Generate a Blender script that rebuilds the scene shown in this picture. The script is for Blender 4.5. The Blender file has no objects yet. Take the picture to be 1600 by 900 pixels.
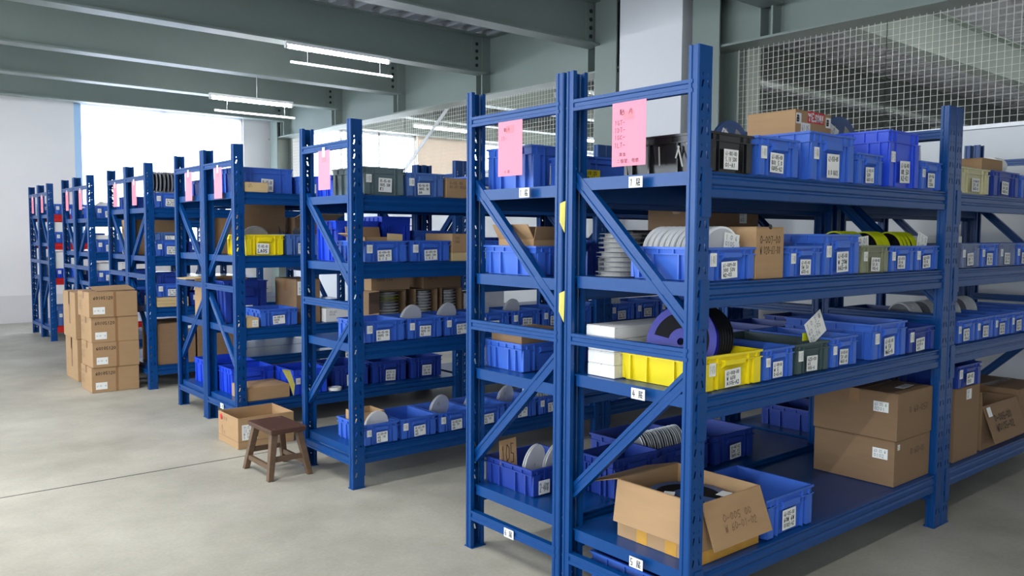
import bpy, math, random
from mathutils import Vector, Matrix
random.seed(7)
S = bpy.context.scene
COL = S.collection
PI = math.pi

# ---------------------------------------------------------------- camera
cam_data = bpy.data.cameras.new('camera'); cam = bpy.data.objects.new('camera', cam_data); COL.objects.link(cam)
S.camera = cam
YAW, PITCH, ROLL = math.radians(39.840), math.radians(-3.7387), math.radians(0.3231)
fw = Vector((math.sin(YAW)*math.cos(PITCH), math.cos(YAW)*math.cos(PITCH), math.sin(PITCH)))
rt = Vector((math.cos(YAW), -math.sin(YAW), 0)); up = rt.cross(fw)
cr = math.cos(ROLL)*rt + math.sin(ROLL)*up; cu = -math.sin(ROLL)*rt + math.cos(ROLL)*up
m = Matrix.Identity(4)
for i in range(3):
    m[i][0], m[i][1], m[i][2] = cr[i], cu[i], -fw[i]
m.translation = Vector((-2.1451, -1.6524, 1.3925))
cam.matrix_world = m
cam_data.sensor_width = 36; cam_data.lens = 1281.76/1600*36; cam_data.clip_start = .05; cam_data.clip_end = 200

# ---------------------------------------------------------------- world, exposure
W = bpy.data.worlds.new('sky'); S.world = W; W.use_nodes = True
W.node_tree.nodes['Background'].inputs[0].default_value = (.93, .965, 1, 1)
W.node_tree.nodes['Background'].inputs[1].default_value = 7.5
S.view_settings.view_transform = 'Standard'; S.view_settings.look = 'None'
S.view_settings.exposure = 0.52; S.view_settings.gamma = 1; S.view_settings.use_curve_mapping = False
TUBE_EMIT = 70.0
DOWN_W = 31.0          # unseen downlights added to brighten the open floor

# ---------------------------------------------------------------- materials
def srgb(r, g, b):
    f = lambda c: (c/255/12.92) if c/255 <= .04045 else ((c/255+.055)/1.055)**2.4
    return (f(r), f(g), f(b), 1)
MATS = {}
def mat(name, col, rough=.5, metal=0.0, noise=0.0, scale=20, emit=None, spec=.5, stretch=None, bump=0.0):
    if name in MATS: return MATS[name]
    m = bpy.data.materials.new(name); m.use_nodes = True
    nt = m.node_tree; b = nt.nodes['Principled BSDF']
    b.inputs['Base Color'].default_value = col; b.inputs['Roughness'].default_value = rough
    b.inputs['Metallic'].default_value = metal; b.inputs['Specular IOR Level'].default_value = spec
    if emit:
        b.inputs['Emission Color'].default_value = emit[0]; b.inputs['Emission Strength'].default_value = emit[1]
    if noise or bump:
        tc = nt.nodes.new('ShaderNodeTexCoord'); n = nt.nodes.new('ShaderNodeTexNoise'); mp = nt.nodes.new('ShaderNodeMapping')
        n.inputs['Scale'].default_value = scale; n.inputs['Detail'].default_value = 6
        if stretch: mp.inputs['Scale'].default_value = stretch
        nt.links.new(tc.outputs['Object'], mp.inputs[0]); nt.links.new(mp.outputs[0], n.inputs['Vector'])
        if noise:
            mx = nt.nodes.new('ShaderNodeMix'); mx.data_type = 'RGBA'
            mx.inputs[6].default_value = tuple(max(0, c*(1-noise)) for c in col[:3])+(1,)
            mx.inputs[7].default_value = tuple(min(1, c*(1+noise)) for c in col[:3])+(1,)
            nt.links.new(n.outputs['Fac'], mx.inputs[0]); nt.links.new(mx.outputs[2], b.inputs['Base Color'])
        if bump:
            bp = nt.nodes.new('ShaderNodeBump'); bp.inputs['Strength'].default_value = bump; bp.inputs['Distance'].default_value = .01
            nt.links.new(n.outputs['Fac'], bp.inputs['Height']); nt.links.new(bp.outputs[0], b.inputs['Normal'])
    MATS[name] = m
    return m
M_rack = mat('blue rack paint', srgb(5, 65, 128), .32, noise=.10, scale=9, spec=.35)
M_redbeam = mat('red rack paint', srgb(190, 32, 34), .4, noise=.1)
M_blue = mat('blue crate plastic', srgb(58, 104, 200), .40, noise=.08, scale=14)
M_bright = mat('bright blue crate plastic', srgb(36, 78, 214), .36, noise=.08, scale=14)
M_navy = mat('navy crate plastic', srgb(30, 60, 148), .42, noise=.1, scale=14)
M_slate = mat('slate blue crate plastic', srgb(80, 116, 180), .45, noise=.08, scale=14)
M_greyblue = mat('grey blue crate plastic', srgb(112, 124, 158), .5, noise=.08, scale=14)
M_yellow = mat('yellow crate plastic', srgb(238, 216, 20), .42, noise=.07, scale=14)
M_olive = mat('olive crate plastic', srgb(132, 136, 108), .5, noise=.08, scale=14)
M_green = mat('dark green crate plastic', srgb(62, 82, 84), .5, noise=.08, scale=14)
M_greygreen = mat('grey green crate plastic', srgb(98, 116, 120), .45, noise=.08, scale=14)
M_black = mat('black crate plastic', srgb(24, 24, 26), .25, noise=.3, scale=14)
M_card = mat('cardboard', srgb(170, 137, 100), .85, noise=.09, scale=7, stretch=(1, 1, 6), bump=.05)
M_cardd = mat('darker cardboard', srgb(136, 108, 80), .85, noise=.10, scale=7, stretch=(1, 1, 6), bump=.05)
M_cardl = mat('pale cardboard', srgb(205, 178, 132), .85, noise=.07, scale=7)
M_tape = mat('amber packing tape', srgb(200, 150, 62), .25, noise=.15)
M_btape = mat('brown packing tape', srgb(150, 112, 76), .25, noise=.15)
M_white = mat('white paper', srgb(236, 237, 234), .7, noise=.03)
M_wbox = mat('white carton board', srgb(232, 232, 230), .6, noise=.03)
M_ink = mat('black ink', srgb(22, 22, 26), .7)
M_faint = mat('faded marker', srgb(92, 74, 58), .8)
M_cream = mat('cream crate plastic', srgb(196, 190, 148), .45, noise=.08)
M_pink = mat('pink paper', srgb(238, 142, 164), .75, noise=.03, scale=4)
M_pinkmark = mat('salmon sticker', srgb(240, 132, 146), .7)
M_ylwpaper = mat('yellow paper', srgb(226, 214, 110), .7, noise=.15)
M_ylabel = mat('yellow label', srgb(226, 208, 40), .6, noise=.1)
M_red = mat('red print', srgb(206, 44, 52), .6)
M_reelw = mat('white reel plastic', srgb(236, 237, 238), .35, noise=.04)
M_reelp = mat('pale grey reel face', srgb(188, 190, 194), .35, noise=.04)
M_reelg = mat('grey reel plastic', srgb(140, 143, 148), .4, noise=.05)
M_reelb = mat('slate blue reel plastic', srgb(58, 84, 130), .35, noise=.06)
M_reelbb = mat('deep blue reel plastic', srgb(18, 22, 138), .4, noise=.06)
M_reely = mat('lime yellow reel plastic', srgb(206, 214, 30), .4, noise=.05)
M_reelk = mat('black reel plastic', srgb(26, 27, 30), .3, noise=.2)
M_tapek = mat('dark carrier tape', srgb(26, 26, 30), .7, noise=.2, spec=.1)
M_tapeg = mat('grey carrier tape', srgb(150, 148, 142), .4, noise=.1)
M_bag = mat('silver film bag', srgb(150, 156, 164), .22, metal=.7, noise=.2)
M_wood = mat('dark worn wood', srgb(98, 76, 56), .6, noise=.35, scale=9, stretch=(1, 1, 5), bump=.1)
M_seat = mat('dark stained seat wood', srgb(80, 52, 38), .45, noise=.35, scale=9, stretch=(1, 5, 1), bump=.1)
M_beam = mat('grey green beam paint', srgb(124, 136, 130), .5, noise=.06, scale=3)
M_bolt = mat('dark bolt steel', srgb(30, 30, 32), .5)
M_deck = mat('galvanised deck', srgb(176, 179, 184), .42, metal=.25, noise=.1, scale=5)
M_galv = mat('galvanised rail', srgb(200, 202, 204), .35, metal=.3, noise=.1)
M_wire = mat('light wire', srgb(206, 206, 202), .4)
M_wall = mat('white wall paint', srgb(232, 231, 230), .75, noise=.03, scale=2)
M_walll = mat('pale wall panel', srgb(228, 230, 232), .6, noise=.02, scale=2)
M_greyband = mat('light grey dado paint', srgb(214, 212, 212), .75, noise=.03, scale=2)
M_beige = mat('beige wall paint', srgb(226, 206, 186), .75, noise=.03, scale=2)
M_pil = mat('white boxed column board', srgb(224, 225, 228), .6, noise=.02, scale=2)
M_frame = mat('white window frame', srgb(232, 234, 238), .4)
def blind_mat():
    m = bpy.data.materials.new('translucent white blind'); m.use_nodes = True; nt = m.node_tree
    nt.nodes.remove(nt.nodes['Principled BSDF']); o = nt.nodes['Material Output']
    t = nt.nodes.new('ShaderNodeBsdfTransparent'); t.inputs[0].default_value = (.93, .95, 1, 1)
    g = nt.nodes.new('ShaderNodeBsdfTranslucent'); g.inputs[0].default_value = (.93, .94, .98, 1); x = nt.nodes.new('ShaderNodeMixShader'); x.inputs[0].default_value = .9
    nt.links.new(t.outputs[0], x.inputs[1]); nt.links.new(g.outputs[0], x.inputs[2]); nt.links.new(x.outputs[0], o.inputs[0])
    return m
M_blind = blind_mat()
M_bluefr = mat('pale blue window edge film', srgb(170, 208, 244), .4)
M_tube = mat('lit tube', srgb(250, 252, 255), .4, emit=((.96, .98, 1, 1), TUBE_EMIT))
M_tube3 = mat('bright lit tube', srgb(250, 252, 255), .4, emit=((1, .98, .94, 1), TUBE_EMIT*2.4))
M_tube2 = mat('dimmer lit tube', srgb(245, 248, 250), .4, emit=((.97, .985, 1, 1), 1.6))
M_lampbody = mat('white lamp body', srgb(230, 232, 232), .4)
M_dark = mat('dark hardware', srgb(28, 30, 36), .5)
def floor_mat():
    m = bpy.data.materials.new('concrete floor'); m.use_nodes = True; nt = m.node_tree; b = nt.nodes['Principled BSDF']
    tc = nt.nodes.new('ShaderNodeTexCoord')
    n1 = nt.nodes.new('ShaderNodeTexNoise'); n1.inputs['Scale'].default_value = 1.1; n1.inputs['Detail'].default_value = 8; n1.inputs['Roughness'].default_value = .65
    n2 = nt.nodes.new('ShaderNodeTexNoise'); n2.inputs['Scale'].default_value = 60; n2.inputs['Detail'].default_value = 4
    for n in (n1, n2): nt.links.new(tc.outputs['Object'], n.inputs['Vector'])
    r = nt.nodes.new('ShaderNodeValToRGB'); r.color_ramp.elements[0].color = srgb(164, 160, 147); r.color_ramp.elements[1].color = srgb(206, 202, 189)
    r.color_ramp.elements[0].position = .3; r.color_ramp.elements[1].position = .7
    mx = nt.nodes.new('ShaderNodeMix'); mx.data_type = 'RGBA'; mx.blend_type = 'MULTIPLY'; mx.inputs[0].default_value = .25
    nt.links.new(n1.outputs['Fac'], r.inputs[0]); nt.links.new(r.outputs[0], mx.inputs[6]); nt.links.new(n2.outputs['Fac'], mx.inputs[7])
    nt.links.new(mx.outputs[2], b.inputs['Base Color']); b.inputs['Roughness'].default_value = .52; b.inputs['Specular IOR Level'].default_value = .3
    return m
M_floor = floor_mat()
def glass_mat():
    m = bpy.data.materials.new('window glass'); m.use_nodes = True; nt = m.node_tree
    nt.nodes.remove(nt.nodes['Principled BSDF']); o = nt.nodes['Material Output']
    t = nt.nodes.new('ShaderNodeBsdfTransparent'); g = nt.nodes.new('ShaderNodeBsdfGlossy'); g.inputs['Roughness'].default_value = .05
    x = nt.nodes.new('ShaderNodeMixShader'); x.inputs[0].default_value = .07
    t.inputs[0].default_value = (.94, .97, 1, 1)
    nt.links.new(t.outputs[0], x.inputs[1]); nt.links.new(g.outputs[0], x.inputs[2]); nt.links.new(x.outputs[0], o.inputs[0])
    return m
M_glass = glass_mat()

# ---------------------------------------------------------------- mesh helpers
class MB:
    def __init__(s): s.v = []; s.f = []; s.mi = []; s.mats = []
    def mid(s, m):
        if m is None: return 0
        if m not in s.mats: s.mats.append(m)
        return s.mats.index(m)
    def poly(s, pts, m=None):
        n = len(s.v); s.v += [tuple(p) for p in pts]; s.f.append(tuple(range(n, n+len(pts)))); s.mi.append(s.mid(m))
    def mesh(s, vs, fs, m=None):
        n = len(s.v); s.v += [tuple(p) for p in vs]; k = s.mid(m)
        for f in fs: s.f.append(tuple(i+n for i in f)); s.mi.append(k)
    def hexa(s, a, b, m=None):       # a: 4 bottom points, b: 4 top points, both counter-clockwise from above
        s.mesh(list(a)+list(b), [(3,2,1,0),(4,5,6,7),(0,1,5,4),(1,2,6,5),(2,3,7,6),(3,0,4,7)], m)
    def box(s, x0, x1, y0, y1, z0, z1, m=None):
        s.hexa([(x0,y0,z0),(x1,y0,z0),(x1,y1,z0),(x0,y1,z0)], [(x0,y0,z1),(x1,y0,z1),(x1,y1,z1),(x0,y1,z1)], m)
    def bar(s, p, q, w, h, m=None, upv=(0,0,1)):
        p, q = Vector(p), Vector(q); d = (q-p).normalized(); u = Vector(upv)
        a = d.cross(u)
        if a.length < 1e-4: a = d.cross(Vector((1,0,0)))
        a.normalize(); b = a.cross(d); a *= w/2; b *= h/2
        s.hexa([p-a-b, p+a-b, q+a-b, q-a-b], [p-a+b, p+a+b, q+a+b, q-a+b], m)
    def prism(s, prof, p, axis, a, b, length, m=None):   # profile points (u,v) in axes a,b swept along axis from p
        p = Vector(p); ax, a, b = Vector(axis), Vector(a), Vector(b); n = len(prof)
        v0 = [p+a*u+b*w for u, w in prof]; v1 = [q+ax*length for q in v0]
        s.mesh(v0+v1, [tuple(range(n-1,-1,-1)), tuple(range(n, 2*n))]+[(i, (i+1) % n, n+(i+1) % n, n+i) for i in range(n)], m)
    def cyl(s, p, axis, r, length, n=24, m=None, r2=None):
        p, d = Vector(p), Vector(axis).normalized(); a = d.orthogonal().normalized(); b = d.cross(a); r2 = r if r2 is None else r2
        v0 = [p+(a*math.cos(t)+b*math.sin(t))*r for t in (2*PI*i/n for i in range(n))]
        v1 = [p+d*length+(a*math.cos(t)+b*math.sin(t))*r2 for t in (2*PI*i/n for i in range(n))]
        s.mesh(v0+v1, [tuple(range(n-1,-1,-1)), tuple(range(n,2*n))]+[(i,(i+1)%n,n+(i+1)%n,n+i) for i in range(n)], m)
    def ring(s, p, axis, r0, r1, length, n=32, m=None, a0=0, a1=2*PI):   # annulus slab (full or sector)
        p, d = Vector(p), Vector(axis).normalized()
        a = d.orthogonal().normalized() if abs(d.z) > .9 else d.cross(Vector((0,0,1))).normalized(); b = d.cross(a)
        full = a1-a0 > 2*PI-1e-6; k = n if full else n+1; vs = []
        for i in range(k):
            t = a0+(a1-a0)*i/n; e = a*math.cos(t)+b*math.sin(t)
            vs += [p+e*r0, p+e*r1, p+e*r1+d*length, p+e*r0+d*length]
        fs = []
        for i in range(n):
            j = (i+1) % k if full else i+1
            for c in range(4):
                e = (c+1) % 4; fs.append((i*4+c, i*4+e, j*4+e, j*4+c))
        if not full: fs += [(3,2,1,0), ((k-1)*4, (k-1)*4+1, (k-1)*4+2, (k-1)*4+3)]
        s.mesh(vs, fs, m)
    def data(s, name, m=None):
        me = bpy.data.meshes.new(name); me.from_pydata(s.v, [], s.f)
        ms = s.mats if s.mats else [m]
        if s.mats and m is not None and m not in ms: pass
        for x in ms: me.materials.append(x)
        if s.mats: me.polygons.foreach_set('material_index', s.mi)
        me.update(); return me
    def obj(s, name, m=None, parent=None): return link(name, s.data(name, m), parent)
def link(name, data, parent=None):
    o = bpy.data.objects.new(name, data); COL.objects.link(o)
    if parent is not None: o.parent = parent
    return o
def tag(o, label, cat, group=None, loc=None, rz=0.0):
    o['label'] = label; o['category'] = cat
    if group: o['group'] = group
    if loc is not None: o.location = loc
    o.rotation_euler[2] = rz
    return o
def struct(o): o['kind'] = 'structure'; return o
def empty(name, loc=(0,0,0), rz=0.0):
    o = bpy.data.objects.new(name, None); COL.objects.link(o); o.location = loc; o.rotation_euler[2] = rz; o.empty_display_size = .1
    return o
def bevel(o, w=.003, seg=2):
    b = o.modifiers.new('bevel', 'BEVEL'); b.width = w; b.segments = seg; b.limit_method = 'ANGLE'; b.angle_limit = math.radians(40)
    return o

# ---------------------------------------------------------------- handwriting (stroke font, and printed CJK characters)
G = {'0':[[(.2,.1),(0,.5),(.2,1),(.5,.8),(.5,.3),(.2,.1)]],'1':[[(.2,.8),(.3,1),(.25,0)]],'2':[[(0,.8),(.3,1),(.5,.75),(0,0),(.55,.05)]],
 '3':[[(0,.95),(.45,.95),(.2,.55),(.5,.3),(.2,0),(0,.1)]],'4':[[(.3,1),(0,.35),(.55,.35)],[(.4,.7),(.35,0)]],'5':[[(.5,1),(.1,1),(.05,.55),(.45,.45),(.4,.05),(0,.05)]],
 '6':[[(.4,1),(.05,.5),(.1,.05),(.45,.1),(.4,.45),(.05,.4)]],'7':[[(0,1),(.5,1),(.2,0)]],'8':[[(.45,.9),(.1,.85),(.45,.3),(.2,0),(.05,.25),(.45,.85)]],
 '9':[[(.45,.7),(.1,.6),(.15,1),(.45,.9),(.4,0)]],'-':[[(0,.45),(.5,.5)]],'.':[[(.1,.0),(.2,.08)]],'%':[[(.5,1),(0,0)],[(.05,.9),(.15,.75)],[(.4,.2),(.5,.1)]],
 'V':[[(0,1),(.25,0),(.5,1)]],'K':[[(.05,1),(.05,0)],[(.5,1),(.08,.5),(.5,0)]],'A':[[(0,0),(.25,1),(.5,0)],[(.1,.4),(.4,.4)]],'B':[[(.05,0),(.05,1),(.45,.8),(.08,.5),(.5,.25),(.05,0)]],
 'C':[[(.5,.9),(.1,.8),(.1,.15),(.5,.1)]],'D':[[(.05,0),(.05,1),(.5,.6),(.4,.1),(.05,0)]],'G':[[(.5,.9),(.1,.8),(.1,.1),(.5,.1),(.5,.45),(.3,.45)]],'T':[[(0,1),(.55,1)],[(.3,1),(.25,0)]],
 'L':[[(.05,1),(.05,0),(.5,.03)]],'Q':[[(.2,.1),(0,.5),(.2,1),(.5,.8),(.5,.3),(.2,.1)],[(.3,.3),(.55,0)]],'R':[[(.05,0),(.05,1),(.5,.8),(.08,.5),(.5,0)]],'I':[[(.2,1),(.2,0)]],
 'E':[[(.5,1),(.05,1),(.05,0),(.5,0)],[(.05,.5),(.4,.5)]],'S':[[(.5,.9),(.1,.9),(.1,.55),(.45,.45),(.4,.05),(0,.1)]],'O':[[(.2,.05),(0,.5),(.2,1),(.5,.8),(.5,.2),(.2,.05)]],'U':[[(0,1),(.05,.1),(.45,.1),(.5,1)]],
 'Y':[[(0,1),(.25,.5),(.5,1)],[(.25,.5),(.25,0)]],'W':[[(0,1),(.12,0),(.25,.7),(.4,0),(.55,1)]],
 '#':[[(0,.85),(.55,.85)],[(.28,1),(.28,0)],[(0,.45),(.55,.45)],[(.05,.1),(.5,.1)],[(.05,.65),(.05,.1)],[(.5,.65),(.5,.1)]],
 '贴':[[(0,.9),(0,.3),(.25,.3),(.25,.9),(0,.9)],[(.12,.8),(.12,.4)],[(.1,.3),(0,0)],[(.17,.25),(.28,.02)],[(.6,1),(.6,.5)],[(.6,.78),(.9,.78)],[(.42,.5),(.42,.02),(.85,.02),(.85,.5),(.42,.5)]],
 '片':[[(.25,1),(.22,.45),(.02,0)],[(.25,.65),(.85,.65)],[(.55,1),(.55,.65)],[(.25,.4),(.7,.4),(.7,0)]],
 '库':[[(.5,1),(.5,.9)],[(.1,.88),(.9,.88)],[(.12,.88),(.02,0)],[(.3,.7),(.85,.7)],[(.5,.8),(.3,.45),(.8,.45)],[(.2,.25),(.9,.25)],[(.56,.6),(.56,0)]],
 '存':[[(.05,.8),(.9,.8)],[(.45,1),(.1,.3)],[(.25,.5),(.25,0)],[(.45,.6),(.8,.6),(.6,.45),(.6,0),(.5,.05)],[(.4,.3),(.92,.3)]],
 '二':[[(.2,.75),(.75,.75)],[(.02,.2),(.95,.2)]],'极':[[(0,.75),(.4,.75)],[(.2,1),(.2,0)],[(.2,.65),(0,.3)],[(.5,.9),(.85,.9),(.75,.55),(.9,.5),(.5,0)],[(.55,.9),(.4,0)],[(.5,.5),(.95,0)]],
 '管':[[(.1,.95),(.4,.95)],[(.55,.95),(.9,.95)],[(.05,.6),(.05,.75),(.95,.75),(.95,.62)],[(.25,.55),(.25,0)],[(.25,.55),(.75,.55),(.75,.38),(.25,.38)],[(.25,.22),(.8,.22),(.8,.02),(.25,.02)]],
 '电':[[(.1,.85),(.1,.3),(.85,.3),(.85,.85),(.1,.85)],[(.1,.58),(.85,.58)],[(.47,1),(.47,.05),(.95,.05),(.95,.2)]],
 '感':[[(.1,.85),(.05,.35)],[(.1,.85),(.9,.85)],[(.25,.7),(.5,.7)],[(.25,.58),(.5,.58),(.5,.42),(.25,.42),(.25,.58)],[(.6,1),(.7,.5),(.92,.38)],[(.1,.25),(.05,.02)],[(.3,.28),(.3,.02),(.7,.02),(.72,.15)],[(.5,.3),(.55,.18)],[(.85,.28),(.95,.1)]],
 '层':[[(.1,.95),(.85,.95),(.85,.72),(.1,.72)],[(.1,.95),(.1,.6),(0,0)],[(.3,.52),(.8,.52)],[(.2,.34),(.95,.34)],[(.5,.34),(.3,.05),(.85,.08)],[(.7,.2),(.92,0)]],
 '、':[[(.1,.2),(.25,0)]]}
def write(mb, lines, x0, z0, x1, z1, y=-.0006, t=None, jit=.04, nrm=-1, weight=.12):
    """Ribbon strokes of LINES inside the rectangle; in the local x-z plane."""
    n = len(lines); lh = (z1-z0)/n
    for k, ln in enumerate(lines):
        if not ln: continue
        wid = sum(.75 if ord(c) < 256 else 1.15 for c in ln)
        sx = min((x1-x0)/wid, lh*.8); sz = lh*.74; x = x0; zb = z1-(k+1)*lh+lh*.12
        th = (t or min(sx, sz)*weight)
        for c in ln:
            for st in G.get(c, []):
                pts = [(x+(a+random.uniform(-jit, jit))*sx, zb+(b+random.uniform(-jit, jit))*sz) for a, b in st]
                for (ax, az), (bx, bz) in zip(pts, pts[1:]):
                    d = Vector((bx-ax, bz-az)); l = d.length
                    if l < 1e-6: continue
                    d /= l; px, pz = -d.y*th/2, d.x*th/2; ex, ez = d.x*th*.3, d.y*th*.3
                    q = [(ax-ex+px, y, az-ez+pz), (ax-ex-px, y, az-ez-pz), (bx+ex-px, y, bz+ez-pz), (bx+ex+px, y, bz+ez+pz)]
                    mb.poly(q if nrm < 0 else q[::-1])
            x += sx*(.75 if ord(c) < 256 else 1.15)
def plate(mb, x0, x1, z0, z1, y0, y1, tilt=0.0, m=None):
    cx, cz = (x0+x1)/2, (z0+z1)/2; c, s = math.cos(tilt), math.sin(tilt)
    f = lambda x, z: (cx+(x-cx)*c-(z-cz)*s, cz+(x-cx)*s+(z-cz)*c)
    q = [f(x0,z0), f(x1,z0), f(x1,z1), f(x0,z1)]
    mb.mesh([(a,y0,b) for a,b in q]+[(a,y1,b) for a,b in q], [(3,2,1,0),(4,5,6,7),(0,1,5,4),(1,2,6,5),(2,3,7,6),(3,0,4,7)][::1], m)
def sticker(parent, x0, x1, z0, z1, y, lines=None, m=None, tilt=0.0, name='label', weight=.12, ink=None, margin=.1):
    """A paper sticker 0.8 mm thick on a face that looks towards local -Y, with its writing as a sub-part."""
    mb = MB(); plate(mb, x0, x1, z0, z1, y-.0008, y); o = mb.obj(name, m or M_white, parent)
    if lines:
        w = MB(); mx, mz = (x1-x0)*margin, (z1-z0)*margin*.7
        write(w, lines, x0+mx, z0+mz, x1-mx, z1-mz, y-.0013, weight=weight)
        if w.v: w.obj('writing', ink or M_ink, o)
    if tilt:
        cx, cz = (x0+x1)/2, (z0+z1)/2
        mt = Matrix.Translation((cx, 0, cz)) @ Matrix.Rotation(tilt, 4, 'Y') @ Matrix.Translation((-cx, 0, -cz))
        o.matrix_local = mt
    return o
def scrib():
    a = random.choice(['61','60','05','02'])
    return [a+'-0'+str(random.randint(10,59))+'-'+random.choice(['00','02','06']), random.choice(['50V','16V','25V','0R','5%','1W','63V'])+' '+random.choice(['1%','10%','20%','K']), random.choice(['0805','0603','1206'])+'-'+random.choice(['A1','A2','R3','K4'])]
def tagno(): return ['1-0'+str(random.randint(0, 3))+str(random.randint(0, 9))]

# ---------------------------------------------------------------- the room
XW = 4.3          # mesh partition
YF = 12.74        # far wall
def slab(name, x0, x1, y0, y1, z0, z1, m):
    b = MB(); b.box(x0, x1, y0, y1, z0, z1); return struct(b.obj(name, m))
slab('floor', -7, 17, -6.2, YF+.2, -.1, 0, M_floor)
slab('trim_1', -7, -.02, 3.29, 3.297, 0, .0012, M_dark).rotation_euler[2] = 0
# far wall: pieces around one tall window
f = MB()
f.box(-7, .9, YF, YF+.2, .42, 4.1); f.box(3.62, XW+.1, YF, YF+.2, .42, 4.1); f.box(.9, 3.62, YF, YF+.2, .42, .95); f.box(.9, 3.62, YF, YF+.2, 3.42, 4.1)
struct(f.obj('wall_far', M_wall))
slab('trim_2', -7, XW, YF-.004, YF+.2, 0, .42, M_greyband)
w = MB()
for x in (.9, 2.24, 3.56): w.box(x, x+.06, YF+.06, YF+.14, .95, 3.42)
w.box(.9, 3.62, YF+.06, YF+.14, .95, 1.01); w.box(.9, 3.62, YF+.06, YF+.14, 3.36, 3.42); w.box(.9, 3.62, YF+.07, YF+.13, 2.84, 2.9)
win = struct(w.obj('window_1', M_frame))
g = MB(); g.box(.95, 3.58, YF+.098, YF+.102, 1, 3.38); g.obj('pane', M_glass, win)
bl_ = MB(); bl_.box(1.0, 3.60, YF+.03, YF+.032, 1.0, 3.42); bl_.obj('translucent_blind', M_blind, win)
e = MB(); e.box(.9, 1.0, YF-.004, YF+.06, .95, 3.40); e.obj('edge_strip', M_bluefr, win)
# other walls of the hall
f = MB()
f.box(-7.2, -7, -6.2, YF+.2, 0, .9); f.box(-7.2, -7, -6.2, YF+.2, 3.2, 4.1)
LW = [(-5.4, -1.8), (-.9, 2.7), (3.6, 7.2), (8.1, 11.7)]
for a, c in ((-6.2, -5.4), (-1.8, -.9), (2.7, 3.6), (7.2, 8.1), (11.7, YF+.2)): f.box(-7.2, -7, a, c, .9, 3.2)
struct(f.obj('wall_left', M_wall))
for k, (a, c) in enumerate(LW):
    w = MB()
    for i in range(4): y = a+(c-a-.05)*i/3; w.box(-7.15, -7.09, y, y+.05, .9, 3.2)
    w.box(-7.15, -7.09, a, c, .9, .95); w.box(-7.15, -7.09, a, c, 3.15, 3.2)
    o = struct(w.obj('window_%d' % (k+4), M_frame))
    g = MB(); g.box(-7.122, -7.118, a, c, .9, 3.2); g.obj('pane', M_glass, o)
    pl = bpy.data.lights.new('window_daylight', 'AREA'); pl.shape = 'RECTANGLE'; pl.size = 2.3; pl.size_y = c-a; pl.cycles.is_portal = True
    po = link('window_daylight', pl); po.location = (-7.2, (a+c)/2, 2.05); po.rotation_euler = (0, -PI/2, 0)
slab('wall_near', -7.2, 17, -6.4, -6.2, 0, 4.1, M_wall)
slab('wall_right', XW, XW+.08, -6.2, YF, 0, 2.17, M_walll)
# neighbouring room behind the mesh
f = MB()
f.box(XW+.1, 4.7, YF, YF+.2, 0, 4.1); f.box(4.7, 7.3, YF, YF+.2, 0, 1.2); f.box(4.7, 7.3, YF, YF+.2, 3.42, 4.1)
f.box(8.6, 13.0, YF, YF+.2, 0, 1.2); f.box(8.6, 13, YF, YF+.2, 3.42, 4.1); f.box(13, 16.6, YF, YF+.2, 0, 4.1)
struct(f.obj('wall_beyond_far', M_walll))
slab('wall_beyond_pier', 7.3, 8.6, YF, YF+.2, 0, 4.1, M_beige)
for k, (a, b) in enumerate(((4.7, 7.3), (8.6, 13.0))):
    w = MB()
    n = 3
    for i in range(n+1):
        x = a+(b-a-.06)*i/n; w.box(x, x+.06, YF+.06, YF+.14, 1.2, 3.42)
    w.box(a, b, YF+.06, YF+.14, 1.2, 1.26); w.box(a, b, YF+.06, YF+.14, 3.36, 3.42)
    o = struct(w.obj('window_%d' % (k+2), M_frame))
    g = MB(); g.box(a+.05, b-.05, YF+.098, YF+.102, 1.25, 3.38); g.obj('pane', M_glass, o)
slab('wall_beyond_right', 16.5, 16.7, -6.2, YF+.2, 0, 4.1, M_walll)
# ceiling: profiled steel deck, ribs along Y
dk = MB(); x = -7.0; prof = []
while x < 16.6:
    prof += [(x, 3.80), (x+.11, 3.80), (x+.13, 3.87), (x+.28, 3.87)]; x += .30
vs = [(px, -6.2, pz) for px, pz in prof]+[(px, YF+.2, pz) for px, pz in prof]; n = len(prof)
dk.mesh(vs, [(i, i+1, n+i+1, n+i) for i in range(n-1)])
dk.box(-7, 16.6, -6.2, YF+.2, 3.95, 4.05)
struct(dk.obj('ceiling', M_deck))
# beams along X, each a beam with bolted end plates
BEAMS = [-5.3, -3.38, -1.46, .48, 2.40, 4.48, 6.42, 8.35, 10.2, 12.1]
beam_words = ['over the near wall', 'second from the near wall', 'over the camera aisle', 'over the front racks', 'just in front of the white column', 'meeting the steel column beside the white column', 'with a tube lamp under it', 'with a lamp rod hanging from it', 'second from the far window', 'nearest the far window']
beyond_words = ['over its near wall', 'second from its near wall', 'third from its near wall', 'above the first tube lamp there', 'beside the pale green post', 'second past the pale green post', 'with the nearer visible lamp under it', 'between the two visible lamps there', 'with the farther visible lamp under it', 'nearest its far windows']
def ibeam(name, y, x0, x1):
    b = MB(); hw = .1
    b.box(x0, x1, y-.006, y+.006, 3.36, 3.785); b.box(x0, x1, y-hw, y+hw, 3.34, 3.36); b.box(x0, x1, y-hw, y+hw, 3.785, 3.80)
    return b.obj(name, M_beam)
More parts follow.
